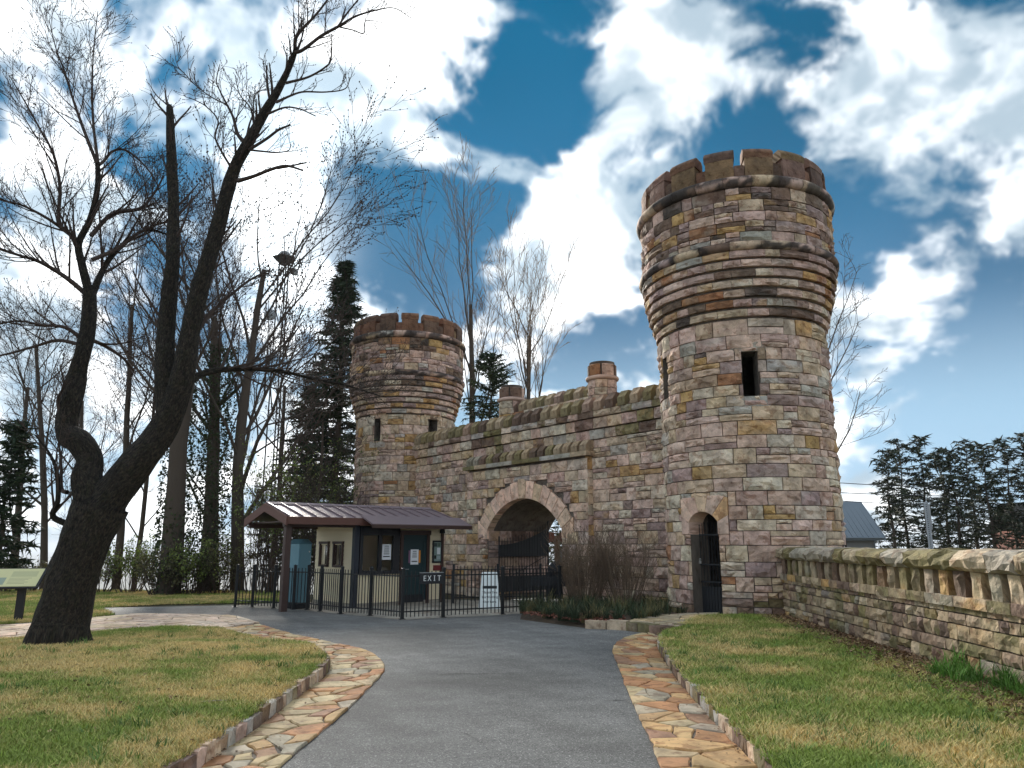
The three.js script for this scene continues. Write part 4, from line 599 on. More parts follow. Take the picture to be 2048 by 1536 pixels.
  part(roof, 'fascia', [box(X1 - X0, .20, .03, (X0 + X1) / 2, eY - .10, eF + .016)], M.fascia); part(roof, 'bargeboard', barge(X0 - .02), M.fascia); part(roof, 'bargeboard', barge(X1 + .02), M.fascia);
  const hood = part(roof, 'window_hood', [slope(.05, X1 + .16, .86, eY - .16, eF - .1, eY + .09, .05)], M.roofMetal); part(hood, 'hood_fascia', box(X1 + .12, .10, .03, (X1 + .2) / 2, eY - .23, .86), M.brown);
  // inside: counter so that the windows do not look into nothing
  part(t, 'counter', box(1.3, .9, .5, .9, .50, -.6), M.darkRoom);
  shadows(t);
  const cb = gp(589, 1218), cab = thing('service_cabinet', 'blue-grey metal cabinet with hipped lid beside the booth porch', 'cabinet', [cb[0], 0, cb[1] - .2], turn + .25);
  part(cab, 'body', rbox(.44, 1.60, .46, .02, 0, .94, 0), M.cabinet); part(cab, 'plinth', box(.48, .16, .50, 0, .08, 0), M.ironMatt); part(cab, 'side_door', box(.012, 1.1, .38, .226, 1.14, 0), M.cabinetDoor, 'mauve side door'); part(cab, 'front_panel', box(.22, .5, .012, -.06, 1.4, .236), M.cabinet); part(cab, 'lock', new THREE.CylinderGeometry(.02, .02, .02, 10).rotateX(Math.PI / 2).translate(.14, 1.52, .24), M.padlock);
  const lid = new THREE.CylinderGeometry(.20, .335, .12, 4); lid.rotateY(Math.PI / 4); lid.translate(0, 1.80, 0); part(cab, 'lid', lid, M.cabinet); shadows(cab);
}

// ---------------------------------------------------------------- picket fence
{
  const posts = P2([[470, 1214], [504, 1215], [547, 1217], [586, 1219], [614, 1220], [640, 1223], [681, 1228], [740, 1232], [804, 1239], [886, 1235], [1005, 1229], [1120, 1222]]).map(p => V3(p[0], 0, p[1]));
  const t = thing('iron_fence', 'black iron picket fence with capped square posts round the booth forecourt', 'fence', [0, 0, 0]);
  posts.forEach(p => { const q = part(t, 'post', box(.07, 1.14, .07, p.x, .57, p.z, .5), M.iron); part(q, 'post_cap', [box(.085, .015, .085, p.x, 1.147, p.z, .5), new THREE.ConeGeometry(.055, .03, 4).translate(p.x, 1.168, p.z)], M.iron); part(q, 'base_plate', box(.13, .012, .13, p.x, .012, p.z, .5), M.iron); });
  for (let i = 0; i + 1 < posts.length; i++) {
    const a = posts[i], b = posts[i + 1], d = b.clone().sub(a), L = d.length(), n = Math.max(2, Math.round(L / .105)), ry = Math.atan2(-d.z, d.x);
    for (const y of [.98, .17]) part(t, 'rail', box(L - .08, .03, .022, (a.x + b.x) / 2, y, (a.z + b.z) / 2, ry), M.iron);
    for (let k = 1; k < n; k++) { const p = a.clone().lerp(b, k / n); part(t, 'picket', box(.017, 1.04, .017, p.x, .57, p.z, ry), M.iron); }
  }
  shadows(t);
  const a = posts[8], b = posts[9], d = b.clone().sub(a), ry = Math.atan2(-d.z, d.x), c = a.clone().lerp(b, .68), nn = V3(-d.z, 0, d.x).normalize(); if (nn.z < 0) nn.multiplyScalar(-1);
  const sg = thing('exit_sign', 'small black sign with white EXIT lettering fixed on the picket fence', 'sign', [c.x + nn.x * .04, .92, c.z + nn.z * .04], ry);
  part(sg, 'plate', rbox(.62, .26, .02, .004), M.ironMatt); part(sg, 'edge', box(.62, .012, .024, 0, .131, 0), M.steel);
  const font = await new FontLoader().loadAsync('fonts/droid/droid_sans_regular.typeface.json');
  'EXIT'.split('').forEach((ch, i) => { const g = new TextGeometry(ch, { font, size: .125, depth: .006, curveSegments: 4 }); g.computeBoundingBox(); const w = g.boundingBox.max.x; g.translate(-.185 + i * .125 - w / 2, -.06, .011); part(sg, 'letter', g, M.white); });
  shadows(sg);
  // second line of fence inside the court and a barrier board by the passage
  const f2 = thing('iron_fence', 'short black picket fence in front of the archway behind the white sign', 'fence');
  const q0 = V3(-1.75, 0, -23.2), q1 = V3(2.2, 0, -24.2); const L = q1.clone().sub(q0).length(), r2 = Math.atan2(-(q1.z - q0.z), q1.x - q0.x);
  for (let k = 0; k <= 3; k++) { const p = q0.clone().lerp(q1, k / 3); part(f2, 'post', box(.07, 1.14, .07, p.x, .57, p.z), M.iron); } for (const y of [.98, .17]) part(f2, 'rail', box(L, .03, .022, (q0.x + q1.x) / 2, y, (q0.z + q1.z) / 2, r2), M.iron); for (let k = 1; k < 38; k++) { const p = q0.clone().lerp(q1, k / 38); part(f2, 'picket', box(.016, 1.04, .016, p.x, .57, p.z, r2), M.iron); } shadows(f2);
  const bar = thing('barrier_board', 'black horizontal barrier board on two posts right of the open gate', 'barrier', [1.45, 0, -23.4], -.12);
  part(bar, 'board', rbox(1.75, .26, .05, .01, 0, .62, 0), M.ironMatt); part(bar, 'post', box(.08, .9, .08, -.35, .45, -.05), M.ironMatt); part(bar, 'post', box(.08, .9, .08, .42, .45, -.05), M.ironMatt); shadows(bar);
  const bin = thing('litter_bin', 'round black slatted litter bin behind the barrier board', 'bin', [1.45, 0, -25.0]); part(bin, 'drum', new THREE.LatheGeometry([[.0, .02], [.24, .02], [.28, .1], [.29, .8], [.26, .86]].map(p => new THREE.Vector2(...p)), 20), M.ironMatt); part(bin, 'dome_lid', new THREE.LatheGeometry([[.30, .86], [.29, .98], [.2, 1.12], [.08, 1.18], [0, 1.18]].map(p => new THREE.Vector2(...p)), 20), M.ironMatt); for (let k = 0; k < 16; k++) part(bin, 'slat', box(.03, .72, .012, 0, .46, .297).rotateY(k / 16 * 2 * Math.PI), M.ironMatt); shadows(bin);
  // white folding notice
  const af = thing('folding_sign', 'white A-shaped folding sign with printed lines standing behind the fence', 'sign', [-.62, .005, -21.3], .12); af.scale.setScalar(.86);
  const canvas = document.createElement('canvas'); canvas.width = 256; canvas.height = 448; const q = canvas.getContext('2d'); q.fillStyle = '#e8efef'; q.fillRect(0, 0, 256, 448); q.fillStyle = '#1d2326'; q.fillRect(40, 170, 176, 34); q.font = 'bold 34px serif'; q.textAlign = 'center'; ['Thank You', 'For Visiting', 'Our Park'].forEach((s, i) => q.fillText(s, 128, 262 + i * 56)); const tx = new THREE.CanvasTexture(canvas); tx.colorSpace = THREE.SRGBColorSpace;
  const leg = (z, tilt, m) => { const sh = new THREE.Shape(); sh.moveTo(-.33, 0); sh.lineTo(.33, 0); sh.lineTo(.24, 1.12); sh.lineTo(-.24, 1.12); const g = extrudeXY(sh, .03, .004); const p = g.attributes.position, u = g.attributes.uv; for (let i = 0; i < p.count; i++) u.setXY(i, p.getX(i) / .66 + .5, p.getY(i) / 1.14); g.rotateX(tilt); g.translate(0, 0, z); return g; };
  part(af, 'front_board', leg(.22, -.18, 0), std({ map: tx, roughness: .6 })); part(af, 'rear_board', leg(-.24, .18, 0), M.white); part(af, 'top_hinge', box(.46, .05, .06, 0, 1.10, .0), M.white); shadows(af);
}

// ---------------------------------------------------------------- signs and small things
{
  const p = gp(36, 1243), t = thing('wayside_panel', 'slanted information panel on a dark post at the left edge', 'sign', [p[0] - .25, 0, p[1]], .25);
  part(t, 'post', box(.16, .86, .10, .22, .42, 0).rotateZ(0), M.ironMatt); const pn = part(t, 'panel_tray', rbox(1.25, .04, .72, .01), M.ironMatt); pn.position.set(0, .95, .05); pn.rotation.x = .62;
  const c = document.createElement('canvas'); c.width = 256; c.height = 160; const q = c.getContext('2d'); q.fillStyle = '#cfca94'; q.fillRect(0, 0, 256, 160); q.fillStyle = '#8f9a86'; q.fillRect(16, 80, 90, 64); q.fillStyle = '#b9b787'; q.fillRect(120, 24, 116, 50); q.fillStyle = '#a8a57c'; for (let i = 0; i < 5; i++) q.fillRect(120, 84 + i * 12, 100 - (i * 13) % 30, 5); const tx = new THREE.CanvasTexture(c); tx.colorSpace = THREE.SRGBColorSpace;
  part(pn, 'printed_face', box(1.17, .006, .64, 0, .024, 0), std({ map: tx, roughness: .35 })); part(pn, 'raised_edge', [box(.04, .05, .72, .62, .01, 0), box(.04, .05, .72, -.62, .01, 0)], M.ironMatt); shadows(t);
  const s = thing('sign_post', 'grey perforated metal post with edge-on sign plate behind the parapet wall', 'post', [8.35, 0, -15.3], -.42);
  part(s, 'channel', [box(.075, 2.55, .012, 0, 1.27, 0), box(.012, 2.55, .04, -.034, 1.27, .02), box(.012, 2.55, .04, .034, 1.27, .02)], M.steel); part(s, 'sign_plate', box(.006, .50, .34, .055, 2.25, -.06), M.steel); for (let k = 0; k < 26; k++) part(s, 'hole', new THREE.CylinderGeometry(.009, .009, .004, 8).rotateX(Math.PI / 2).translate(0, 1.55 + k * .038, .0085), M.ironMatt); shadows(s);
  const w = thing('wooden_signpost', 'brown board sign on a timber post seen through the archway', 'sign', [1.9, 0, -32.5], .2); part(w, 'post', box(.18, 2.1, .18, 0, 1.05, 0), M.wood); part(w, 'board', rbox(.62, .42, .05, .01, -.42, 2.02, .02), M.brick); part(w, 'board', rbox(.62, .42, .05, .01, .42, 2.02, .02), M.brick); part(w, 'grey_post', box(.3, 1.5, .2, .25, .75, .1), M.greyWall); shadows(w);
}
// ---------------------------------------------------------------- houses, mast and wires in the distance
{
  const gable = (w, h, d, ov, ridge) => { const y0 = h, sh = new THREE.Shape(); sh.moveTo(-d / 2 - ov, y0 - .12); sh.lineTo(0, y0 + ridge); sh.lineTo(d / 2 + ov, y0 - .12); sh.lineTo(d / 2 + ov, y0 - .28); sh.lineTo(0, y0 + ridge - .16); sh.lineTo(-d / 2 - ov, y0 - .28); const g = new THREE.ExtrudeGeometry(sh, { depth: w + 2 * ov, bevelEnabled: false }); g.rotateY(Math.PI / 2); g.translate(-w / 2 - ov, 0, 0); return g; };
  const h1 = thing('grey_outbuilding', 'grey building with ribbed metal roof just right of the big tower', 'building', [14.8, 0, -40.5], -.10);
  part(h1, 'walls', box(6.6, 2.1, 5, 0, 1.05, 0), M.greyWall); const rf = part(h1, 'roof', gable(6.6, 2.2, 5, .4, 1.75), M.greyRoof); for (let k = 0; k < 30; k++) { const x = -3.6 + k * .25; for (const sg of [-1, 1]) part(rf, 'rib', rod(V3(x, 2.10, sg * 2.88), V3(x, 3.93, 0), .022, .022, 4), M.greyRoof); }
  for (const x of [-.6, 1.7]) { const w = part(h1, 'window', [box(.5, .5, .06, x, 1.55, 2.51)], M.brown); part(w, 'pane', box(.4, .4, .02, x, 1.55, 2.545), M.ironMatt); } part(h1, 'gutter', rod(V3(-3.6, 2.03, 2.95), V3(3.6, 2.03, 2.95), .05), M.greyRoof); part(h1, 'downpipe', rod(V3(3.2, 0, 2.6), V3(3.2, 2.0, 2.75), .04), M.greyRoof); shadows(h1);
  const h2 = thing('dark_house', 'dark roofed house with red lower wall behind the hemlocks', 'house', [54, 0, -72], -.2);
  part(h2, 'walls', box(13, 3.0, 8, 0, 1.5, 0), M.brick); part(h2, 'roof', gable(13, 3.0, 8, .5, 2.6), M.shingle); for (const x of [-4.4, -1.2, 2.4]) { const w = part(h2, 'window', box(1.1, 1.2, .08, x, 1.7, 4.02), M.white); part(w, 'pane', box(.95, 1.05, .03, x, 1.7, 4.065), M.ironMatt); } shadows(h2);
  const h3 = thing('house_with_chimney', 'dark house with tall brick chimney among the conifers left of the far tower', 'house', [-12.6, groundH(-12.6, -52) - .2, -52], .3);
  part(h3, 'walls', box(7, 5.6, 6, 1.6, 2.8, 0), M.shingle); part(h3, 'roof', gable(7, 5.6, 6, .4, 2.2).translate(1.6, 0, 0), M.shingle); const ch = part(h3, 'chimney', [box(1.22, 10.4, .9, -2.6, 5.2, 1.6), box(1.34, .16, 1.02, -2.6, 10.45, 1.6)], M.brick); for (const k of [-.3, .3]) part(ch, 'flue_pot', new THREE.CylinderGeometry(.13, .16, .4, 10).translate(-2.6 + k, 10.7, 1.6), M.brick); shadows(h3);
  const mz = -130, mp = at(536, 1000, mz), m = thing('radio_mast', 'far lattice mast with platform, dome and dish among the bare trees', 'mast', [mp.x, -8, mz]);
  for (const x of [-1.1, 1.1]) part(m, 'leg', rod(V3(x, 0, 0), V3(x * .8, 60.4, 0), .13), M.ironMatt); part(m, 'leg', rod(V3(0, 0, -1.6), V3(0, 60.4, -1.2), .13), M.ironMatt); for (let k = 0; k < 24; k++) part(m, 'brace', rod(V3(k % 2 ? -1.05 : 1.05, k * 2.5, 0), V3(k % 2 ? 1.05 : -1.05, k * 2.5 + 2.5, 0), .05), M.ironMatt);
  part(m, 'platform', new THREE.CylinderGeometry(2.2, .7, 1.3, 6).translate(0, 60.6, 0), M.ironMatt); part(m, 'dome', new THREE.SphereGeometry(1.3, 14, 8, 0, Math.PI * 2, 0, Math.PI / 2).translate(0, 61.3, 0), M.greyWall); const dish = part(m, 'dish', new THREE.SphereGeometry(1.5, 16, 6, 0, Math.PI * 2, 0, .9).rotateX(1.3), M.greyWall); dish.position.set(-1.2, 49.6, .8); const dish2 = part(m, 'dish', new THREE.SphereGeometry(.9, 12, 5, 0, Math.PI * 2, 0, 1).rotateX(1.5).rotateY(.6), M.greyWall); dish2.position.set(2.0, 58.2, .6); shadows(m);
  for (const [y0, y1, sag] of [[964, 968, .25], [984, 986, .2], [1000, 998, .3]]) { const a = at(1655, y0, -36), b = at(2120, y1, -52), pts = []; for (let k = 0; k <= 16; k++) { const p = a.clone().lerp(b, k / 16); p.y -= sag * 4 * (k / 16) * (1 - k / 16); pts.push(p); } const w = new THREE.Mesh(new THREE.TubeGeometry(new THREE.CatmullRomCurve3(pts), 32, .018, 4), M.ironMatt); w.name = numbered('power_cable'); w.userData = { label: ['topmost', 'middle', 'lowest'][[964, 984, 1000].indexOf(y0)] + ' overhead cable crossing the sky right of the big tower', category: 'cable' }; scene.add(w); }
}

// ---------------------------------------------------------------- trees
function tubeGeo(pts, sides, uvLen = 1) { // pts: [{p, r}]
  const pos = [], nor = [], uv = [], idx = [], n = pts.length; let up = V3(.3, .1, .94), len = 0;
  for (let i = 0; i < n; i++) {
    const a = pts[Math.max(0, i - 1)].p, b = pts[Math.min(n - 1, i + 1)].p, d = b.clone().sub(a).normalize(); let x = up.clone().sub(d.clone().multiplyScalar(up.dot(d))); if (x.lengthSq() < 1e-6) x = V3(1, 0, 0); x.normalize(); up = x; const y = d.clone().cross(x); if (i) len += pts[i].p.distanceTo(pts[i - 1].p);
    for (let k = 0; k <= sides; k++) { const t = k / sides * 2 * Math.PI, c = Math.cos(t), s = Math.sin(t), q = pts[i], rr = q.r * (q.lump ? 1 + q.lump * (noise3(q.p.x * 3 + c * 1.3, q.p.y * 2.2, q.p.z * 3 + s * 1.3) - .5) + (q.r > .1 ? .13 * (noise3(c * 6.5, q.p.y * 1.6, s * 6.5) - .5) + .08 * (noise3(c * 14, q.p.y * 3.4, s * 14) - .5) : 0) : 1); pos.push(q.p.x + (x.x * c + y.x * s) * rr, q.p.y + (x.y * c + y.y * s) * rr, q.p.z + (x.z * c + y.z * s) * rr); nor.push(x.x * c + y.x * s, x.y * c + y.y * s, x.z * c + y.z * s); uv.push(k / sides * Math.max(1, Math.round(q.r * 6.28 / .5)), len / 1.0 / uvLen); }
  }
  for (let i = 0; i + 1 < n; i++) for (let k = 0; k < sides; k++) { const a = i * (sides + 1) + k, b = a + sides + 1; idx.push(a, a + 1, b, a + 1, b + 1, b); }
  const g = new THREE.BufferGeometry(); g.setAttribute('position', new THREE.Float32BufferAttribute(pos, 3)); g.setAttribute('normal', new THREE.Float32BufferAttribute(nor, 3)); g.setAttribute('uv', new THREE.Float32BufferAttribute(uv, 2)); g.setIndex(idx); return g;
}
const sidesFor = r => r > .2 ? 14 : r > .07 ? 8 : r > .02 ? 5 : 3;
function randDir(R) { const z = R() * 2 - 1, a = R() * 6.283, s = Math.sqrt(1 - z * z); return V3(s * Math.cos(a), z, s * Math.sin(a)); }
// grows one branch and its children; out.list[level] collects tubes, out.tips collects twig ends for buds
function grow(R, start, dir, len, r, level, o, out) {
  const n = level === 0 ? 8 : level < 3 ? 5 : 3, pts = []; let p = start.clone(), d = dir.clone().normalize();
  for (let i = 0; i <= n; i++) { const f = i / n; pts.push({ p: p.clone(), r: Math.max(o.min, r * (1 - f * (level === 0 ? .62 : .72))), lump: level === 0 && r > .12 ? .35 : 0 }); d.addScaledVector(randDir(R), o.bend * (level === 0 ? .35 : 1)).addScaledVector(V3(0, 1, 0), o.lift * (level > 2 ? .6 : 1)).normalize(); p.addScaledVector(d, len / n); }
  (out.list[level] = out.list[level] || []).push(tubeGeo(pts, sidesFor(r)));
  if (level >= o.levels) { out.tips.push(pts[n].p, pts[n - 1].p); return; }
  const kids = o.kids[level], f0 = level === 0 ? o.clear : .22;
  for (let k = 0; k < kids; k++) { const f = f0 + (1 - f0) * (k + .3 + .7 * R()) / kids, i = Math.min(n - 1, Math.floor(f * n)), q = pts[i].p.clone().lerp(pts[i + 1].p, f * n - i), a = pts[i + 1].p.clone().sub(pts[i].p).normalize(), side = randDir(R); side.addScaledVector(a, -side.dot(a)).normalize(); const ang = o.angle * (.7 + .6 * R()); const nd = a.clone().multiplyScalar(Math.cos(ang)).addScaledVector(side, Math.sin(ang)); if (o.bias) nd.addScaledVector(o.bias, .35); grow(R, q, nd, len * o.ratio * (.7 + .5 * R()) * (level === 0 ? 1 : 1.05 - .35 * f), Math.max(o.min, pts[i].r * (level === 0 ? (o.thin ?? .34) : .52) * (.8 + .4 * R())), level + 1, o, out); }
}
function budGeo(tips, R, size, stride = 1) { const pos = []; for (let i = 0; i < tips.length; i += stride) { const c = tips[i], s = size * (.6 + .8 * R()), a = [V3(s, 0, 0), V3(-s, 0, 0), V3(0, 0, s), V3(0, 0, -s), V3(0, s * 1.5, 0), V3(0, -s * 1.2, 0)].map(v => v.add(c)); for (const [x, y, z] of [[0, 2, 4], [2, 1, 4], [1, 3, 4], [3, 0, 4], [2, 0, 5], [1, 2, 5], [3, 1, 5], [0, 3, 5]]) pos.push(a[x].x, a[x].y, a[x].z, a[y].x, a[y].y, a[y].z, a[z].x, a[z].y, a[z].z); } return triGeo(pos); }
function stripUv(g) { const h = g.index ? g.toNonIndexed() : g; return h; }
function bareTree(label, base, height, r, seed, o = {}, group) {
  const R = rngOf(seed), out = { list: [], tips: [] }, t = thing('bare_tree', label, 'tree', [base[0], o.y0 ?? groundH(base[0], base[1]), base[1]], 0, group);
  const dir = V3(o.lean ? o.lean[0] : (R() - .5) * .15, 1, o.lean ? o.lean[1] : (R() - .5) * .15);
  grow(R, V3(0, -.3, 0), dir, height * .8, r, 0, { levels: 4, kids: [9, 6, 5, 4], clear: .3, angle: .62, ratio: .48, bend: .16, lift: .07, min: .006, ...o }, out);
  part(t, 'trunk', out.list[0][0], o.mat || M.barkFar); const limbs = out.list[1] || []; limbs.forEach(g => part(t, 'limb', g, o.mat || M.barkFar));
  const tw = []; for (let k = 2; k < out.list.length; k++) tw.push(...(out.list[k] || [])); if (tw.length) part(t, 'crown', mergeGeometries(tw), o.twigMat || M.twig);
  if (o.buds) stuffPart(t, 'buds', budGeo(out.tips, R, o.buds, 1), o.twigMat || M.twig);
  if (o.ivy) stuffPart(t, 'ivy', leafCloud(R, o.ivy.n, (k) => { const y = R() * o.ivy.h, a = R() * 6.283, rr = r * (1 - .5 * y / height) + .05 + R() * .35 * o.ivy.w; return V3(dir.x * y + Math.cos(a) * rr, y, dir.z * y + Math.sin(a) * rr); }, .11, [.020, .036, .014], [.05, .065, .022]), M.needle);
  return shadows(t);
}
// many small leaves as bent pairs of triangles
function leafCloud(R, n, where, size, c0, c1, stretch = 1.6, droop = 0) {
  const pos = [], col = []; for (let i = 0; i < n; i++) { const c = where(i), a = randDir(R), b = randDir(R); a.y -= droop; a.normalize(); b.addScaledVector(a, -b.dot(a)).normalize(); const s = size * (.6 + .8 * R()), w = s / stretch * .5, p0 = c.clone().addScaledVector(a, -s * .5), p1 = c.clone().addScaledVector(a, s * .5), q = c.clone().addScaledVector(b, w), u = c.clone().addScaledVector(b, -w).addScaledVector(a.clone().cross(b), w * .4), k = R(), m = .7 + .6 * R(); for (const v of [p0, q, p1, p0, p1, u]) { pos.push(v.x, v.y, v.z); col.push(lerp(c0[0], c1[0], k) * m, lerp(c0[1], c1[1], k) * m, lerp(c0[2], c1[2], k) * m); } }
  return triGeo(pos, null, col);
}
function conifer(label, x, z, h, w, seed, o = {}) {
  const R = rngOf(seed), y0 = o.y0 ?? groundH(x, z), t = thing('conifer_tree', label, 'tree', [x, y0, z], 0, o.group), tr = [], br = [], pos = [], col = [];
  for (let i = 0; i <= 8; i++) tr.push({ p: V3(Math.sin(i * 1.3 + seed) * .06 * i * .3, h * i / 8 - .2, 0), r: Math.max(.02, (o.r || h * .016) * (1 - i / 8.3)) }); part(t, 'trunk', tubeGeo(tr, 8), M.barkFar);
  const nB = o.n || Math.round(h * 9), f0 = o.clear ?? .12, c0 = o.c0 || [.012, .026, .012], c1 = o.c1 || [.035, .055, .020];
  for (let b = 0; b < nB; b++) {
    const f = f0 + (1 - f0) * Math.pow((b + R()) / nB, .9), y = h * f, L = w * Math.pow(1 - f, o.taper ?? .75) * (.45 + .75 * R()) + .25, a = R() * 6.283, dr = o.droop ?? .22; let p = V3(0, y, 0), d = V3(Math.cos(a), .25 - dr * .6 + (f > .8 ? .5 : 0), Math.sin(a)).normalize(); const pts = [{ p: p.clone(), r: .012 + L * .008 }];
    for (let k = 0; k < 4; k++) { p.addScaledVector(d, L / 4); d.y -= dr * .35; d.normalize(); pts.push({ p: p.clone(), r: .010 * (1 - k / 5) + .003 }); }
    br.push(tubeGeo(pts, 3)); const nS = Math.round((o.dense || 26) * (.5 + L / w));
    for (let k = 0; k < nS; k++) { const g = Math.pow(R(), .7), i = Math.min(3, Math.floor(g * 4)), q = pts[i].p.clone().lerp(pts[i + 1].p, g * 4 - i), sd = randDir(R); sd.y = sd.y * .5 - dr; sd.normalize(); const e = q.clone().addScaledVector(sd, (.12 + .30 * R()) * (o.spray || 1)), n = randDir(R), wd = .035 + .05 * R(); const m = .6 + .8 * R(), kk = R(); for (const v of [q.clone().addScaledVector(n, -wd * .5), e, q.clone().addScaledVector(n, wd)]) { pos.push(v.x, v.y, v.z); col.push(lerp(c0[0], c1[0], kk) * m, lerp(c0[1], c1[1], kk) * m, lerp(c0[2], c1[2], kk) * m); } }
  }
  part(t, 'branches', mergeGeometries(br), M.twig); part(t, 'crown', triGeo(pos, null, col), M.needle); return shadows(t);
}

// the big leaning tree on the lawn, its limbs as they stand in the photograph
{
  const R = rngOf(404), Z = -12.9, b0 = at(118, 1298, Z), t = thing('leaning_tree', 'large leaning bare tree with forked lichen-covered trunk on the left lawn', 'tree', [b0.x, 0, Z]);
  const PX = 12.9 / 1500 / .96, out = { list: [], tips: [] };
  let wob = 0; const line = (pts, dz0, dz1, lump = .22) => pts.map((q, i) => { const f = i / (pts.length - 1), z = Z + lerp(dz0, dz1, f) + (i ? (R() - .5) * .08 : 0), p = at(q[0], q[1], z); return { p: V3(p.x - b0.x, p.y, p.z - Z), r: q[2] * PX * .40 * (z / Z), lump }; });
  const smooth = (pts, m) => { const c = new THREE.CatmullRomCurve3(pts.map(q => q.p), false, 'centripetal'), o = []; const n = (pts.length - 1) * m; for (let i = 0; i <= n; i++) { const f = i / n, k = Math.min(pts.length - 2, Math.floor(f * (pts.length - 1))), g = f * (pts.length - 1) - k; o.push({ p: c.getPoint(f), r: lerp(pts[k].r, pts[k + 1].r, g), lump: pts[0].lump }); } return o; };
  const limb = (name, pts, dz0, dz1, mat = M.bark, lump = .22) => { const L = smooth(line(pts, dz0, dz1, lump), pts[0][2] > 40 ? 10 : 5); part(t, name, tubeGeo(L, pts[0][2] > 40 ? 44 : sidesFor(L[0].r)), mat); return L; };
  const tw = { levels: 2, kids: [5, 4, 3], clear: .15, angle: .60, ratio: .52, bend: .22, lift: .06, min: .0035 };
  const twigs = (L, n, len, o = {}) => { for (let k = 0; k < n; k++) { const f = (o.from ?? .15) + (1 - (o.from ?? .15)) * (k + R()) / n, i = Math.min(L.length - 2, Math.floor(f * (L.length - 1))), a = L[i + 1].p.clone().sub(L[i].p).normalize(), s = randDir(R); s.addScaledVector(a, -s.dot(a)).normalize(); const ang = .45 + .5 * R(), d = a.multiplyScalar(Math.cos(ang)).addScaledVector(s, Math.sin(ang)).addScaledVector(V3(0, 1, 0), .25); grow(R, L[i].p.clone(), d, len * (.55 + .8 * R()) * (1.1 - .4 * f), Math.min(.030, Math.max(.007, L[i].r * .5)), 0, { ...tw, ...o }, out); } };
  const trunk = line([[112, 1310, 178], [115, 1297, 150], [118, 1282, 132], [126, 1245, 116], [148, 1150, 112], [176, 1080, 106], [204, 1012, 112]], 0, 0, .30);
  part(t, 'trunk', tubeGeo(smooth(trunk, 14), 56), M.bark);
  limb('limb', [[200, 1028, 80], [245, 962, 78], [296, 902, 74], [332, 850, 68], [345, 815, 54]], 0, -.1, M.bark, .3);
  const stub = limb('broken_limb', [[338, 850, 56], [331, 760, 48], [334, 640, 41], [345, 520, 33], [347, 420, 29], [343, 320, 26], [339, 216, 17], [338, 211, 9]], -.1, -.5);
  const R2 = limb('limb', [[330, 860, 62], [364, 760, 53], [385, 640, 46], [410, 540, 40], [440, 440, 36], [470, 335, 31], [492, 293, 29], [528, 228, 24], [560, 173, 19], [586, 117, 14], [592, 95, 12]], -.1, .5);
  const LL = limb('limb', [[196, 1020, 80], [176, 960, 70], [180, 918, 62], [160, 886, 58], [136, 868, 54], [134, 838, 50], [143, 802, 46], [153, 753, 42], [166, 704, 38], [176, 655, 33], [179, 606, 31], [178, 580, 32]], 0, -.6, M.bark, .34);
  const br = (pts, dz0, dz1, n, len, o) => { const L = limb('branch', pts.map(p => p.length > 2 ? p : [...p, 6]), dz0, dz1, pts[0][2] > 14 ? M.bark : M.twig, .1); twigs(L, n, len, o); return L; };
  twigs(stub, 16, .9, { from: .25, levels: 1, kids: [5, 3] });
  twigs(R2, 26, .8, { from: .1, levels: 2, kids: [4, 3] });
  // crown of the left limb
  br([[178, 585, 22], [163, 525, 19], [157, 488, 17], [180, 440, 16], [195, 374, 14], [195, 325, 12]], -.6, -.5, 8, 1.0);
  br([[194, 328, 10], [163, 247, 8], [143, 189, 6], [127, 137, 5], [114, 104, 3], [98, 40, 2]], -.5, -.2, 18, 1.0);
  br([[196, 325, 9], [188, 260, 7], [185, 212, 6], [185, 146, 4], [189, 81, 3], [196, 22, 2]], -.5, -.9, 18, 1.0);
  br([[198, 330, 9], [208, 322, 8], [225, 303, 7], [247, 299, 6], [277, 319, 5], [309, 358, 4], [322, 392, 3]], -.5, -1.0, 14, .9);
  br([[160, 505, 14], [143, 472, 12], [120, 449, 10], [120, 374, 9], [107, 309, 7], [81, 260, 5], [49, 202, 4], [18, 150, 2]], -.6, .2, 22, 1.0);
  br([[140, 470, 10], [98, 439, 8], [42, 410, 6], [0, 400, 4], [-50, 380, 3]], -.6, .6, 16, 1.1);
  br([[182, 472, 13], [228, 426, 11], [280, 417, 9], [306, 390, 7], [328, 352, 4]], -.5, -1.3, 16, 1.0);
  br([[184, 520, 12], [234, 498, 10], [280, 465, 8], [325, 446, 6], [380, 440, 3]], -.5, -1.5, 14, 1.0);
  br([[180, 600, 20], [202, 548, 16], [221, 515, 14], [254, 483, 11], [293, 460, 8], [340, 470, 4]], -.6, -1.2, 14, 1.0);
  br([[174, 590, 14], [130, 554, 12], [81, 525, 9], [33, 509, 7], [-20, 490, 5]], -.6, .3, 18, 1.1);
  br([[166, 680, 12], [130, 655, 9], [81, 650, 7], [39, 642, 5], [-20, 650, 3]], -.5, .4, 14, .9);
  br([[162, 690, 11], [114, 681, 9], [65, 694, 7], [0, 711, 5], [-50, 715, 3]], -.5, -1.2, 14, .9);
  br([[176, 678, 11], [208, 691, 9], [247, 717, 7], [268, 742, 6]], -.5, -1.4, 8, .8);
  br([[130, 862, 12], [116, 800, 8], [128, 770, 6], [120, 730, 3]], -.2, .1, 4, .5); br([[138, 1050, 16], [106, 1032, 14], [116, 1000, 12], [112, 938, 9], [97, 904, 6], [70, 870, 3]], 0, .4, 8, .8); br([[135, 985, 12], [124, 980, 9], [122, 930, 7], [117, 880, 4]], 0, -.4, 5, .6);
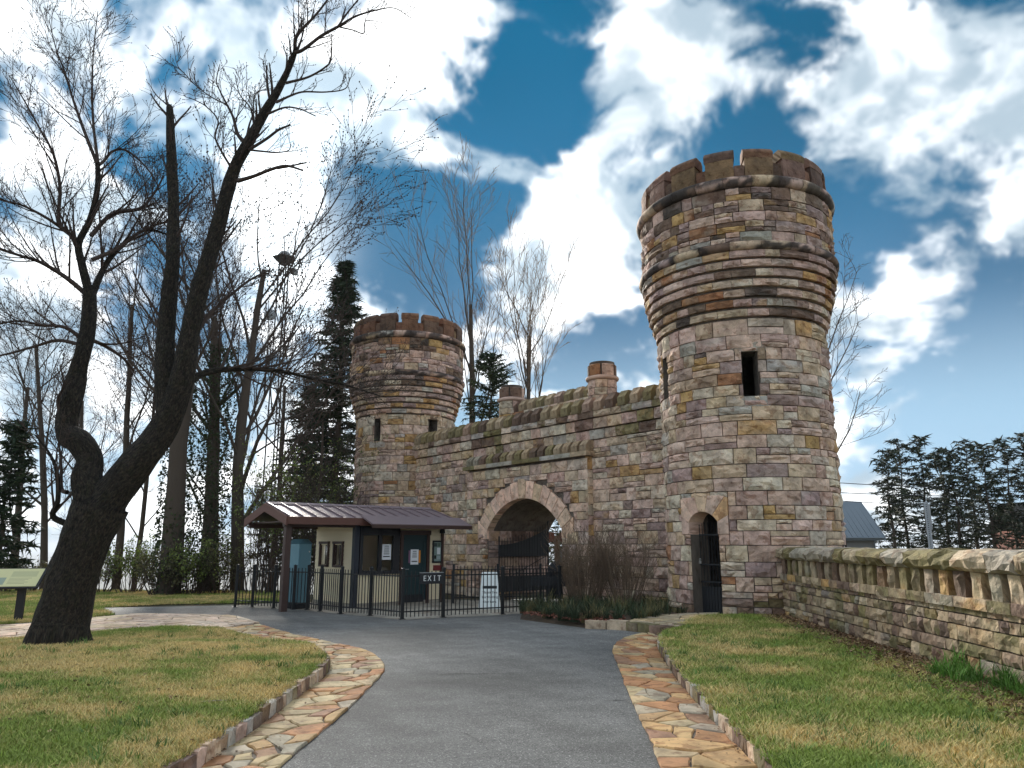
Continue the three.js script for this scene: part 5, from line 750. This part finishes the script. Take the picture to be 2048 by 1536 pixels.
  // upper right crown
  br([[590, 100, 11], [591, 78, 10], [601, 62, 9], [626, 36, 7], [656, -2, 5], [690, -60, 3]], .5, .8, 10, .7); br([[590, 105, 11], [603, 101, 10], [642, 72, 9], [678, 52, 8], [710, 33, 6], [753, 20, 4], [788, 16, 3], [822, 36, 2]], .5, .9, 12, .5, { levels: 1 }); br([[676, 53, 6], [697, 23, 5], [720, -6, 4], [740, -50, 3]], .6, .6, 6, .6, { levels: 1 }); br([[680, 54, 5], [706, 60, 4], [728, 66, 4], [731, 42, 3], [770, 46, 2]], .6, .8, 4, .4, { levels: 1 });
  br([[475, 362, 12], [508, 352, 10], [541, 339, 9], [573, 332, 8], [606, 341, 5]], .3, .8, 1, .3, { levels: 0 }); br([[555, 337, 6], [585, 331, 5], [613, 325, 4]], .5, .7, 1, .2, { levels: 0 });
  br([[498, 300, 9], [534, 277, 8], [557, 260, 7], [581, 250, 5]], .3, .6, 2, .4, { levels: 1 }); br([[500, 300, 6], [528, 303, 5], [553, 305, 4], [578, 300, 3], [582, 288, 2]], .3, .2, 6, .4, { levels: 1 }); br([[535, 228, 7], [570, 215, 5], [596, 217, 4], [631, 232, 3]], .4, .7, 6, .4, { levels: 1 }); br([[572, 166, 8], [619, 153, 6], [652, 133, 5], [661, 122, 4], [663, 68, 2]], .5, .8, 8, .5, { levels: 1 }); br([[552, 205, 8], [580, 192, 6], [604, 184, 5], [652, 184, 4], [691, 177, 3], [700, 156, 2]], .4, .2, 8, .45, { levels: 1 });
  br([[488, 284, 14], [476, 270, 10], [466, 234, 7], [453, 208, 6], [440, 182, 4], [433, 163, 3], [440, 128, 2]], .3, 0, 12, .6, { levels: 1 }); br([[462, 335, 7], [443, 303, 6], [430, 273, 5], [436, 241, 4], [411, 212, 3], [378, 195, 2]], .3, .8, 12, .6, { levels: 1 }); br([[452, 208, 5], [430, 198, 4], [398, 176, 3], [372, 150, 3], [354, 127, 2], [362, 112, 2]], .1, .4, 16, .5, { levels: 1 }); br([[508, 256, 5], [508, 195, 4], [520, 182, 3], [548, 176, 2]], .3, -.3, 8, .45, { levels: 1 }); br([[508, 250, 6], [500, 215, 4], [480, 190, 3], [470, 150, 2]], .3, .1, 10, .5, { levels: 1 });
  // grey limb reaching right in front of the far tower
  br([[362, 785, 24], [395, 752, 19], [440, 740, 15], [500, 738, 12], [560, 742, 9], [620, 756, 7], [690, 770, 5], [760, 792, 3]], -.1, -2.2, 30, 1.3, { from: .3, levels: 2, kids: [5, 4, 3] });
  br([[375, 700, 14], [410, 640, 11], [450, 600, 8], [500, 560, 6], [540, 540, 4]], .1, -1.2, 14, .9);
  const tg = []; out.list.forEach(l => l && tg.push(...l)); part(t, 'crown', mergeGeometries(tg), M.twig); stuffPart(t, 'buds', budGeo(out.tips, R, .009, 1), M.twig);
  shadows(t);
}
const GB = 'bare trees along the bluff';
const bt = (x, y, z) => { const p = at(x, y, z); return [p.x, p.z]; };
bareTree('stout ivy-covered bare tree just right of the leaning tree', bt(340, 1150, -27), 14, .44, 51, { thin: .22, ivy: { n: 3200, h: 8, w: .45 }, kids: [8, 6, 5, 4], clear: .45 }, GB);
bareTree('dark ivy-wrapped bare tree left of the booth porch', bt(412, 1150, -28.5), 14, .32, 52, { ivy: { n: 6000, h: 9.5, w: 1.3 }, clear: .4 }, GB);
bareTree('many-limbed bare tree with spreading crown behind the booth porch', bt(478, 1150, -29), 16.5, .27, 53, { clear: .16, kids: [13, 7, 5, 4], angle: .55, ratio: .56, lift: .05, buds: .03, min: .007, bias: V3(.3, .2, 0) }, GB);
bareTree('slender bare tree between the ivy trunks', bt(440, 1150, -33), 17, .22, 54, { clear: .3, buds: .025 }, GB);
bareTree('thin forked bare tree behind the leaning trunk', bt(235, 1150, -30), 15, .17, 55, { clear: .3 }, GB);
bareTree('thin pale bare tree left of the leaning trunk', bt(95, 1150, -31), 14, .17, 56, { clear: .25 }, GB);
bareTree('slim bare tree at the far left edge', bt(20, 1150, -34), 15, .2, 57, { clear: .25 }, GB);
bareTree('young straight bare tree beside the lawn edge', bt(268, 1150, -32), 14, .13, 58, { clear: .25 }, GB);
bareTree('bare tree with low fork beyond the flagstone path', bt(150, 1150, -36), 16, .2, 59, { clear: .2 }, GB);
bareTree('tall thin bare tree left of the dark conifer', bt(545, 1150, -36), 18, .2, 60, { clear: .3, buds: .025 }, GB);
bareTree('leaning bare sapling in front of the dark conifer', bt(585, 1150, -31), 10, .10, 61, { clear: .2, lean: [.25, 0] }, GB);
bareTree('tall bare tree rising right behind the far tower', bt(938, 1150, -42), 19.5, .26, 62, { y0: 0, clear: .45, angle: .42, ratio: .5, lift: .10, kids: [10, 6, 4, 3], min: .010, twigMat: M.twigPale }, GB);
bareTree('upswept bare tree behind the gateway parapet', bt(1048, 1150, -43), 18, .24, 63, { y0: 0, clear: .42, angle: .40, ratio: .5, lift: .11, kids: [12, 6, 4, 3], min: .010, twigMat: M.twigPale }, GB);
bareTree('bare tree half hidden behind the big tower', bt(1640, 1150, -30), 12, .2, 64, { y0: 0, clear: .3, angle: .7, kids: [11, 6, 4, 3], bias: V3(.5, .1, 0), min: .007 }, GB);
conifer('tall dark pyramidal conifer left of the far tower', bt(668, 1000, -39)[0], -39, 18.3, 4.3, 71, { n: 460, dense: 60, spray: 1.5, clear: .10, y0: -1.4, taper: .85 });
conifer('dark conifer under the tall one beside the chimney', bt(610, 1000, -42)[0], -42, 12, 3.6, 72, { n: 260, dense: 50, spray: 1.4, y0: -1.5 });
conifer('rounded evergreen behind the gateway parapet', bt(982, 1000, -40)[0], -40, 11.9, 3.0, 73, { n: 260, dense: 46, taper: .5, c1: [.05, .075, .03], y0: 0 });
conifer('dark evergreen at the left edge behind the panel', bt(12, 1000, -27)[0], -27, 6.0, 1.0, 74, { n: 150, dense: 30, taper: .4, y0: groundH(-19, -27) });
conifer('evergreen seen through the archway', 2.6, -37, 6.5, 2.2, 75, { n: 150, taper: .5, c0: [.02, .045, .012], c1: [.05, .09, .025], y0: 0 });
[[1772, 930, -44], [1796, 908, -46], [1838, 900, -45], [1880, 925, -47], [1902, 930, -43], [1932, 908, -46], [1966, 918, -44], [2008, 905, -46], [2046, 895, -45], [2080, 915, -44]].forEach(([x, y, z], i) => { const p = at(x, y, z), side = ['beside the grey roof', 'second from the grey roof', 'third from the grey roof, the tallest left one', 'fourth from the grey roof', 'fifth from the grey roof', 'right of the metal sign post', 'second right of the sign post', 'third right of the sign post', 'second from the right edge', 'at the right edge']; conifer('thin ragged hemlock ' + side[i], p.x, p.z, p.y + .8, 1.5, 80 + i, { n: 105, dense: 22, droop: .3, taper: .45, clear: .16, y0: 0, r: .12, c1: [.045, .05, .022], spray: 1.2, group: 'hemlocks in a row behind the wall' }); });

// undergrowth along the bluff
function shrub(label, x, z, w, h, seed, o = {}) {
  const R = rngOf(seed), t = thing(o.name || 'shrub', label, 'shrub', [x, o.y0 ?? Math.max(-3, groundH(x, z)), z], 0, o.group), st = [], tips = [], n = o.stems || 40;
  for (let i = 0; i < n; i++) { const a = R() * 6.283, sp = Math.sqrt(R()) * w * .18, p = V3(Math.cos(a) * sp, -.05, Math.sin(a) * sp), d = V3(Math.cos(a) * w / h * .42 * (.3 + R()), 1, Math.sin(a) * w / h * .42 * (.3 + R())), out = { list: [], tips: [] }; grow(R, p, d, h * (.6 + .42 * R()), o.r || .014, 0, { levels: o.levels ?? 2, kids: [5, 3, 2], clear: .3, angle: .4, ratio: .42, bend: .16, lift: .06, min: o.min || .003 }, out); out.list.forEach(l => l && st.push(...l)); tips.push(...out.tips); }
  part(t, 'stems', mergeGeometries(st), o.mat || M.twig);
  if (o.leaves) stuffPart(t, 'leaves', leafCloud(R, o.leaves, () => tips[Math.floor(R() * tips.length)].clone().addScaledVector(randDir(R), .10), o.leafSize || .05, o.c0, o.c1), M.leaf);
  return shadows(t);
}
const US = 'scrub along the bluff edge', green = { c0: [.07, .11, .02], c1: [.20, .25, .05] }, drab = { c0: [.06, .06, .025], c1: [.14, .13, .05] };
[[330, -26.6, 2.2, 1.3, 1, 'light green scrub at the foot of the ivy tree'], [385, -27, 2.2, 1.5, 0, 'green leafy scrub between two ivy trunks'], [440, -27.5, 2.4, 1.5, 1, 'drab scrub below the many-limbed tree'], [262, -28, 2.4, 1.6, 0, 'budding green scrub behind the leaning trunk'], [205, -28, 2, 1.2, 1, 'brown scrub left of the budding green one'], [60, -29, 2, 1.1, 1, 'low brown scrub behind the panel post'], [15, -28.5, 1.8, 1.0, 1, 'low scrub at the left edge'], [520, -27.5, 3.0, 4.0, 0, 'tall yellow green bush behind the booth porch'], [560, -28, 2.6, 3.6, 1, 'tall olive bush seen through the porch'], [600, -29, 2.4, 3.6, 1, 'olive bush behind the booth cabinet'], [650, -31, 3.2, 5.2, 0, 'high green bush above the booth roof'], [690, -33, 3, 5, 1, 'bush against the far tower']].forEach(([px, z, w, h, k, lab], i) => { const p = at(px, 1150, z); shrub(lab, p.x, z, w, h, 200 + i, { leaves: k ? 1300 : 2200, leafSize: .085, ...(k ? drab : green), stems: 26, r: .018, min: .005, group: US }); });
// two twiggy shrubs in the bed by the gateway
{ const a = gp(1168, 1219), b = gp(1250, 1222); shrub('dense twiggy shrub in the bed nearest the fence', a[0], a[1], 2.0, 1.72, 301, { name: 'twiggy_shrub', stems: 110, r: .013, min: .0035, y0: .08, mat: M.twigPale, leaves: 900, leafSize: .03, c0: [.03, .035, .015], c1: [.08, .07, .03] }); shrub('open twiggy shrub in the bed nearer the big tower', b[0], b[1], 1.8, 1.70, 302, { name: 'twiggy_shrub', stems: 75, r: .013, min: .0035, y0: .08, mat: M.twigPale }); }

// ---------------------------------------------------------------- grass, ground cover, fallen leaves
function inside(poly, x, z) { let c = false; for (let i = 0, j = poly.length - 1; i < poly.length; j = i++) { const a = poly[i], b = poly[j]; if ((a[1] > z) !== (b[1] > z) && x < (b[0] - a[0]) * (z - a[1]) / (b[1] - a[1]) + a[0]) c = !c; } return c; }
function tuftGeo(R, blades, h, spread, w) { const pos = [], nor = []; for (let i = 0; i < blades; i++) { const a = R() * 6.283, r = spread * Math.sqrt(R()), x = Math.cos(a) * r, z = Math.sin(a) * r, b = R() * 6.283, lean = h * (.25 + .9 * R()), hh = h * (.5 + .7 * R()), dx = Math.cos(b), dz = Math.sin(b), px = -dz * w, pz = dx * w; const m = [x + dx * lean * .35, hh * .62, z + dz * lean * .35], tp = [x + dx * lean, hh, z + dz * lean]; pos.push(x - px, 0, z - pz, x + px, 0, z + pz, m[0] + px * .8, m[1], m[2] + pz * .8, x - px, 0, z - pz, m[0] + px * .8, m[1], m[2] + pz * .8, m[0] - px * .8, m[1], m[2] - pz * .8, m[0] - px * .8, m[1], m[2] - pz * .8, m[0] + px * .8, m[1], m[2] + pz * .8, ...tp); } return triGeo(pos); }
function scatter(name, label, category, geo, mat, n, where, tone, smin, smax, seed) {
  const R = rngOf(seed), list = []; let tries = 0; while (list.length < n && tries < n * 12) { tries++; const p = where(R); if (p) list.push(p); }
  const m = new THREE.InstancedMesh(geo, mat, list.length), q = new THREE.Object3D(), c = new THREE.Color();
  list.forEach((p, i) => { q.position.set(p[0], p[1], p[2]); q.rotation.set((R() - .5) * (p[3] || .3), R() * 6.283, (R() - .5) * (p[3] || .3)); const s = lerp(smin, smax, R()) * (p[4] || 1); q.scale.set(s, s * (.8 + .5 * R()), s); q.updateMatrix(); m.setMatrixAt(i, q.matrix); const k = tone(p[0], p[2], R); c.setRGB(...k); m.setColorAt(i, c); });
  m.name = name; m.userData = { kind: 'stuff', label, category }; m.castShadow = m.receiveShadow = true; scene.add(m); return m;
}
const blade = std({ color: 0xffffff, roughness: .85 });
{
  const R = rngOf(900), tuft = tuftGeo(R, 9, .045, .05, .0028);
  // pick more tufts where the ground is nearer, as far as single blades tell
  const near = (poly, x0, x1, z0, z1, hf) => R => { const z = -Math.exp(lerp(Math.log(-z1), Math.log(-z0), R())), x = lerp(x0, x1, R()); if (Math.abs(x / z) > .74 || !inside(poly, x, z)) return null; if (x > 2) { const g = lerp(6.12, 5.30, (z + 17.5) / 12.9) - x; if (g < .25 + .5 * R() * R()) return null; } return [x, hf(x, z) - .004, z, .5]; };
  const tone = (dry, seed) => (x, z, R) => { const g = sstep(.36, .60, fbm(x * 1.2 + seed, 2, z * 1.2, 5, .6) - dry + (R() - .5) * .26), k = .65 + .7 * R(); return [lerp(.66, .24, g) * k, lerp(.50, .31, g) * k, lerp(.21, .055, g) * k]; };
  scatter('lawn_grass', 'short winter grass, tan and green, on the lawn under the leaning tree', 'grass', tuft, blade, 120000, near(lawnLeftOutline, -12, -2, -17, -5.2, lawnHL), tone(.05, 3), .7, 1.5, 1);
  scatter('lawn_grass_below_wall', 'patchy green and straw grass on the lawn below the parapet wall', 'grass', tuft, blade, 100000, near(lawnRightOutline, 1.6, 6.2, -17.6, -5.2, lawnHR), tone(-.005, 9), .8, 1.9, 2);
  scatter('far_lawn_grass', 'grass on the lawn beyond the flagstone path', 'grass', tuft, blade, 26000, near(farLawn, -24, -4, -30, -17, () => .006), tone(.0, 21), 1.0, 2.0, 3);
  const strap = tuftGeo(rngOf(5), 46, .34, .07, .006);
  scatter('lily_turf', 'clumps of dark strappy ground cover in the planting bed', 'ground cover', strap, blade, 210, R => { const x = lerp(.1, 4.6, R()), z = lerp(-21.5, -16.6, R()); return inside(bedOutline, x, z) ? [x, .08, z, .2] : null; }, (x, z, R) => { const k = .5 + .8 * R(); return R() < .3 ? [.20 * k, .17 * k, .07 * k] : [.045 * k, .065 * k, .028 * k]; }, .7, 1.15, 6);
  const lp = []; { const a = .03; lp.push(-a, 0, 0, 0, .008, a * .55, a, .004, 0, -a, 0, 0, a, .004, 0, 0, .010, -a * .6); } const litterGeo = triGeo(lp);
  const litter = (x, z, R) => { const k = .5 + .9 * R(); return R() < .35 ? [.34 * k, .22 * k, .12 * k] : [.17 * k, .095 * k, .05 * k]; };
  scatter('fallen_leaves', 'brown fallen leaves drifted along the foot of the parapet wall', 'leaf litter', litterGeo, blade, 9000, R => { const z = -Math.exp(lerp(Math.log(5.2), Math.log(17.4), R())), f = (z + 17.5) / 12.9, wx = lerp(6.12, 5.30, f) - .03, x = wx - Math.abs(R() + R() - 1) * (.65 + .6 * f); return [x, lawnHR(x, z) + .035 + .03 * R(), z, 1.6]; }, litter, .6, 1.4, 7);
  scatter('bed_leaves', 'reddish fallen leaves in front of the planting bed', 'leaf litter', litterGeo, blade, 1500, R => { const p = gp(lerp(1040, 1250, R()), lerp(1236, 1262, R())); return inside(bedOutline, p[0], p[1]) ? [p[0], .13 + .03 * R(), p[1], 1.4] : null; }, (x, z, R) => { const k = .5 + .9 * R(); return [.22 * k, .085 * k, .055 * k]; }, .8, 1.6, 8);
  scatter('lawn_leaves', 'scattered dry leaves on the lawn under the leaning tree', 'leaf litter', litterGeo, blade, 420, R => { const z = lerp(-14.5, -5.4, R()), x = lerp(-9, -2.3, R()); return inside(lawnLeftOutline, x, z) ? [x, lawnHL(x, z) + .035, z, 1.6] : null; }, litter, .6, 1.2, 11);
  scatter('lawn_leaves_below_wall', 'scattered dry leaves on the lawn below the parapet wall', 'leaf litter', litterGeo, blade, 700, R => { const z = lerp(-16, -5.4, R()), x = lerp(1.8, 5.6, Math.sqrt(R())); return inside(lawnRightOutline, x, z) ? [x, lawnHR(x, z) + .04, z, 1.6] : null; }, litter, .6, 1.2, 12);
  scatter('paving_debris', 'leaf scraps and grit caught along the paving strips', 'debris', litterGeo, blade, 520, R => { const e = R() < .5 ? [leftRoad, leftInner] : [rightRoad, rightInner], k = 1 + Math.floor(R() * 6), f = R(), w = R() < .6 ? .9 + .1 * R() : R(), a = [lerp(e[0][k][0], e[0][k + 1][0], f), lerp(e[0][k][1], e[0][k + 1][1], f)], b = [lerp(e[1][k][0], e[1][k + 1][0], f), lerp(e[1][k][1], e[1][k + 1][1], f)]; return [lerp(a[0], b[0], w), .034, lerp(a[1], b[1], w), .5]; }, litter, .25, .7, 13);
  const weed = tuftGeo(rngOf(15), 16, .075, .05, .004);
  scatter('lawn_weeds', 'taller green weed clumps in both lawns', 'weeds', weed, blade, 700, R => { const left = R() < .45, z = lerp(-15, -5.4, R()), x = left ? lerp(-9, -2.3, R()) : lerp(1.9, 5.6, R()); if (!inside(left ? lawnLeftOutline : lawnRightOutline, x, z) || noise3(x * 1.3, 6, z * 1.3) < .5) return null; return [x, (left ? lawnHL : lawnHR)(x, z), z, .5]; }, (x, z, R) => { const k = .6 + .7 * R(); return [.11 * k, .20 * k, .04 * k]; }, .7, 1.5, 14);
  const day = tuftGeo(rngOf(8), 40, .26, .10, .006);
  scatter('spring_shoots', 'bright green shoots sprouting by the near end of the wall', 'shoots', day, blade, 60, R => { const z = lerp(-10.6, -6.6, R()), f = (z + 17.5) / 12.9, x = lerp(6.12, 5.30, f) - .12 - .4 * R(); return noise3(x * 2, 1, z * 1.4) > .42 ? [x, lawnHR(x, z), z, .3] : null; }, (x, z, R) => { const k = .7 + .6 * R(); return [.10 * k, .22 * k, .03 * k]; }, .5, 1.05, 9);
  const stickR = rngOf(17); [[1180, 640, 'thin pale stick lying on the left lawn near the kerb'], [372, 400, 'short pale stick on the lawn right of the leaning trunk']].forEach(([zx, zy, lab], i) => { const p = gp(i ? 146 : 462, i ? 1316 : 1410, .13), y = lawnHL(p[0], p[1]) + .03, a = i ? .9 : -.35, pts = []; for (let k = 0; k <= 6; k++) pts.push({ p: V3((k / 6 - .5) * .7 * Math.cos(a), .01 * Math.sin(k), (k / 6 - .5) * .7 * Math.sin(a)), r: .007 - k * .0006 }); const m = new THREE.Mesh(tubeGeo(pts, 5), std({ color: lin(.38, .33, .27) })); m.name = numbered('fallen_stick'); m.position.set(p[0], y, p[1]); m.userData = { label: lab, category: 'stick' }; scene.add(m); });
}
renderer.render(scene, camera);
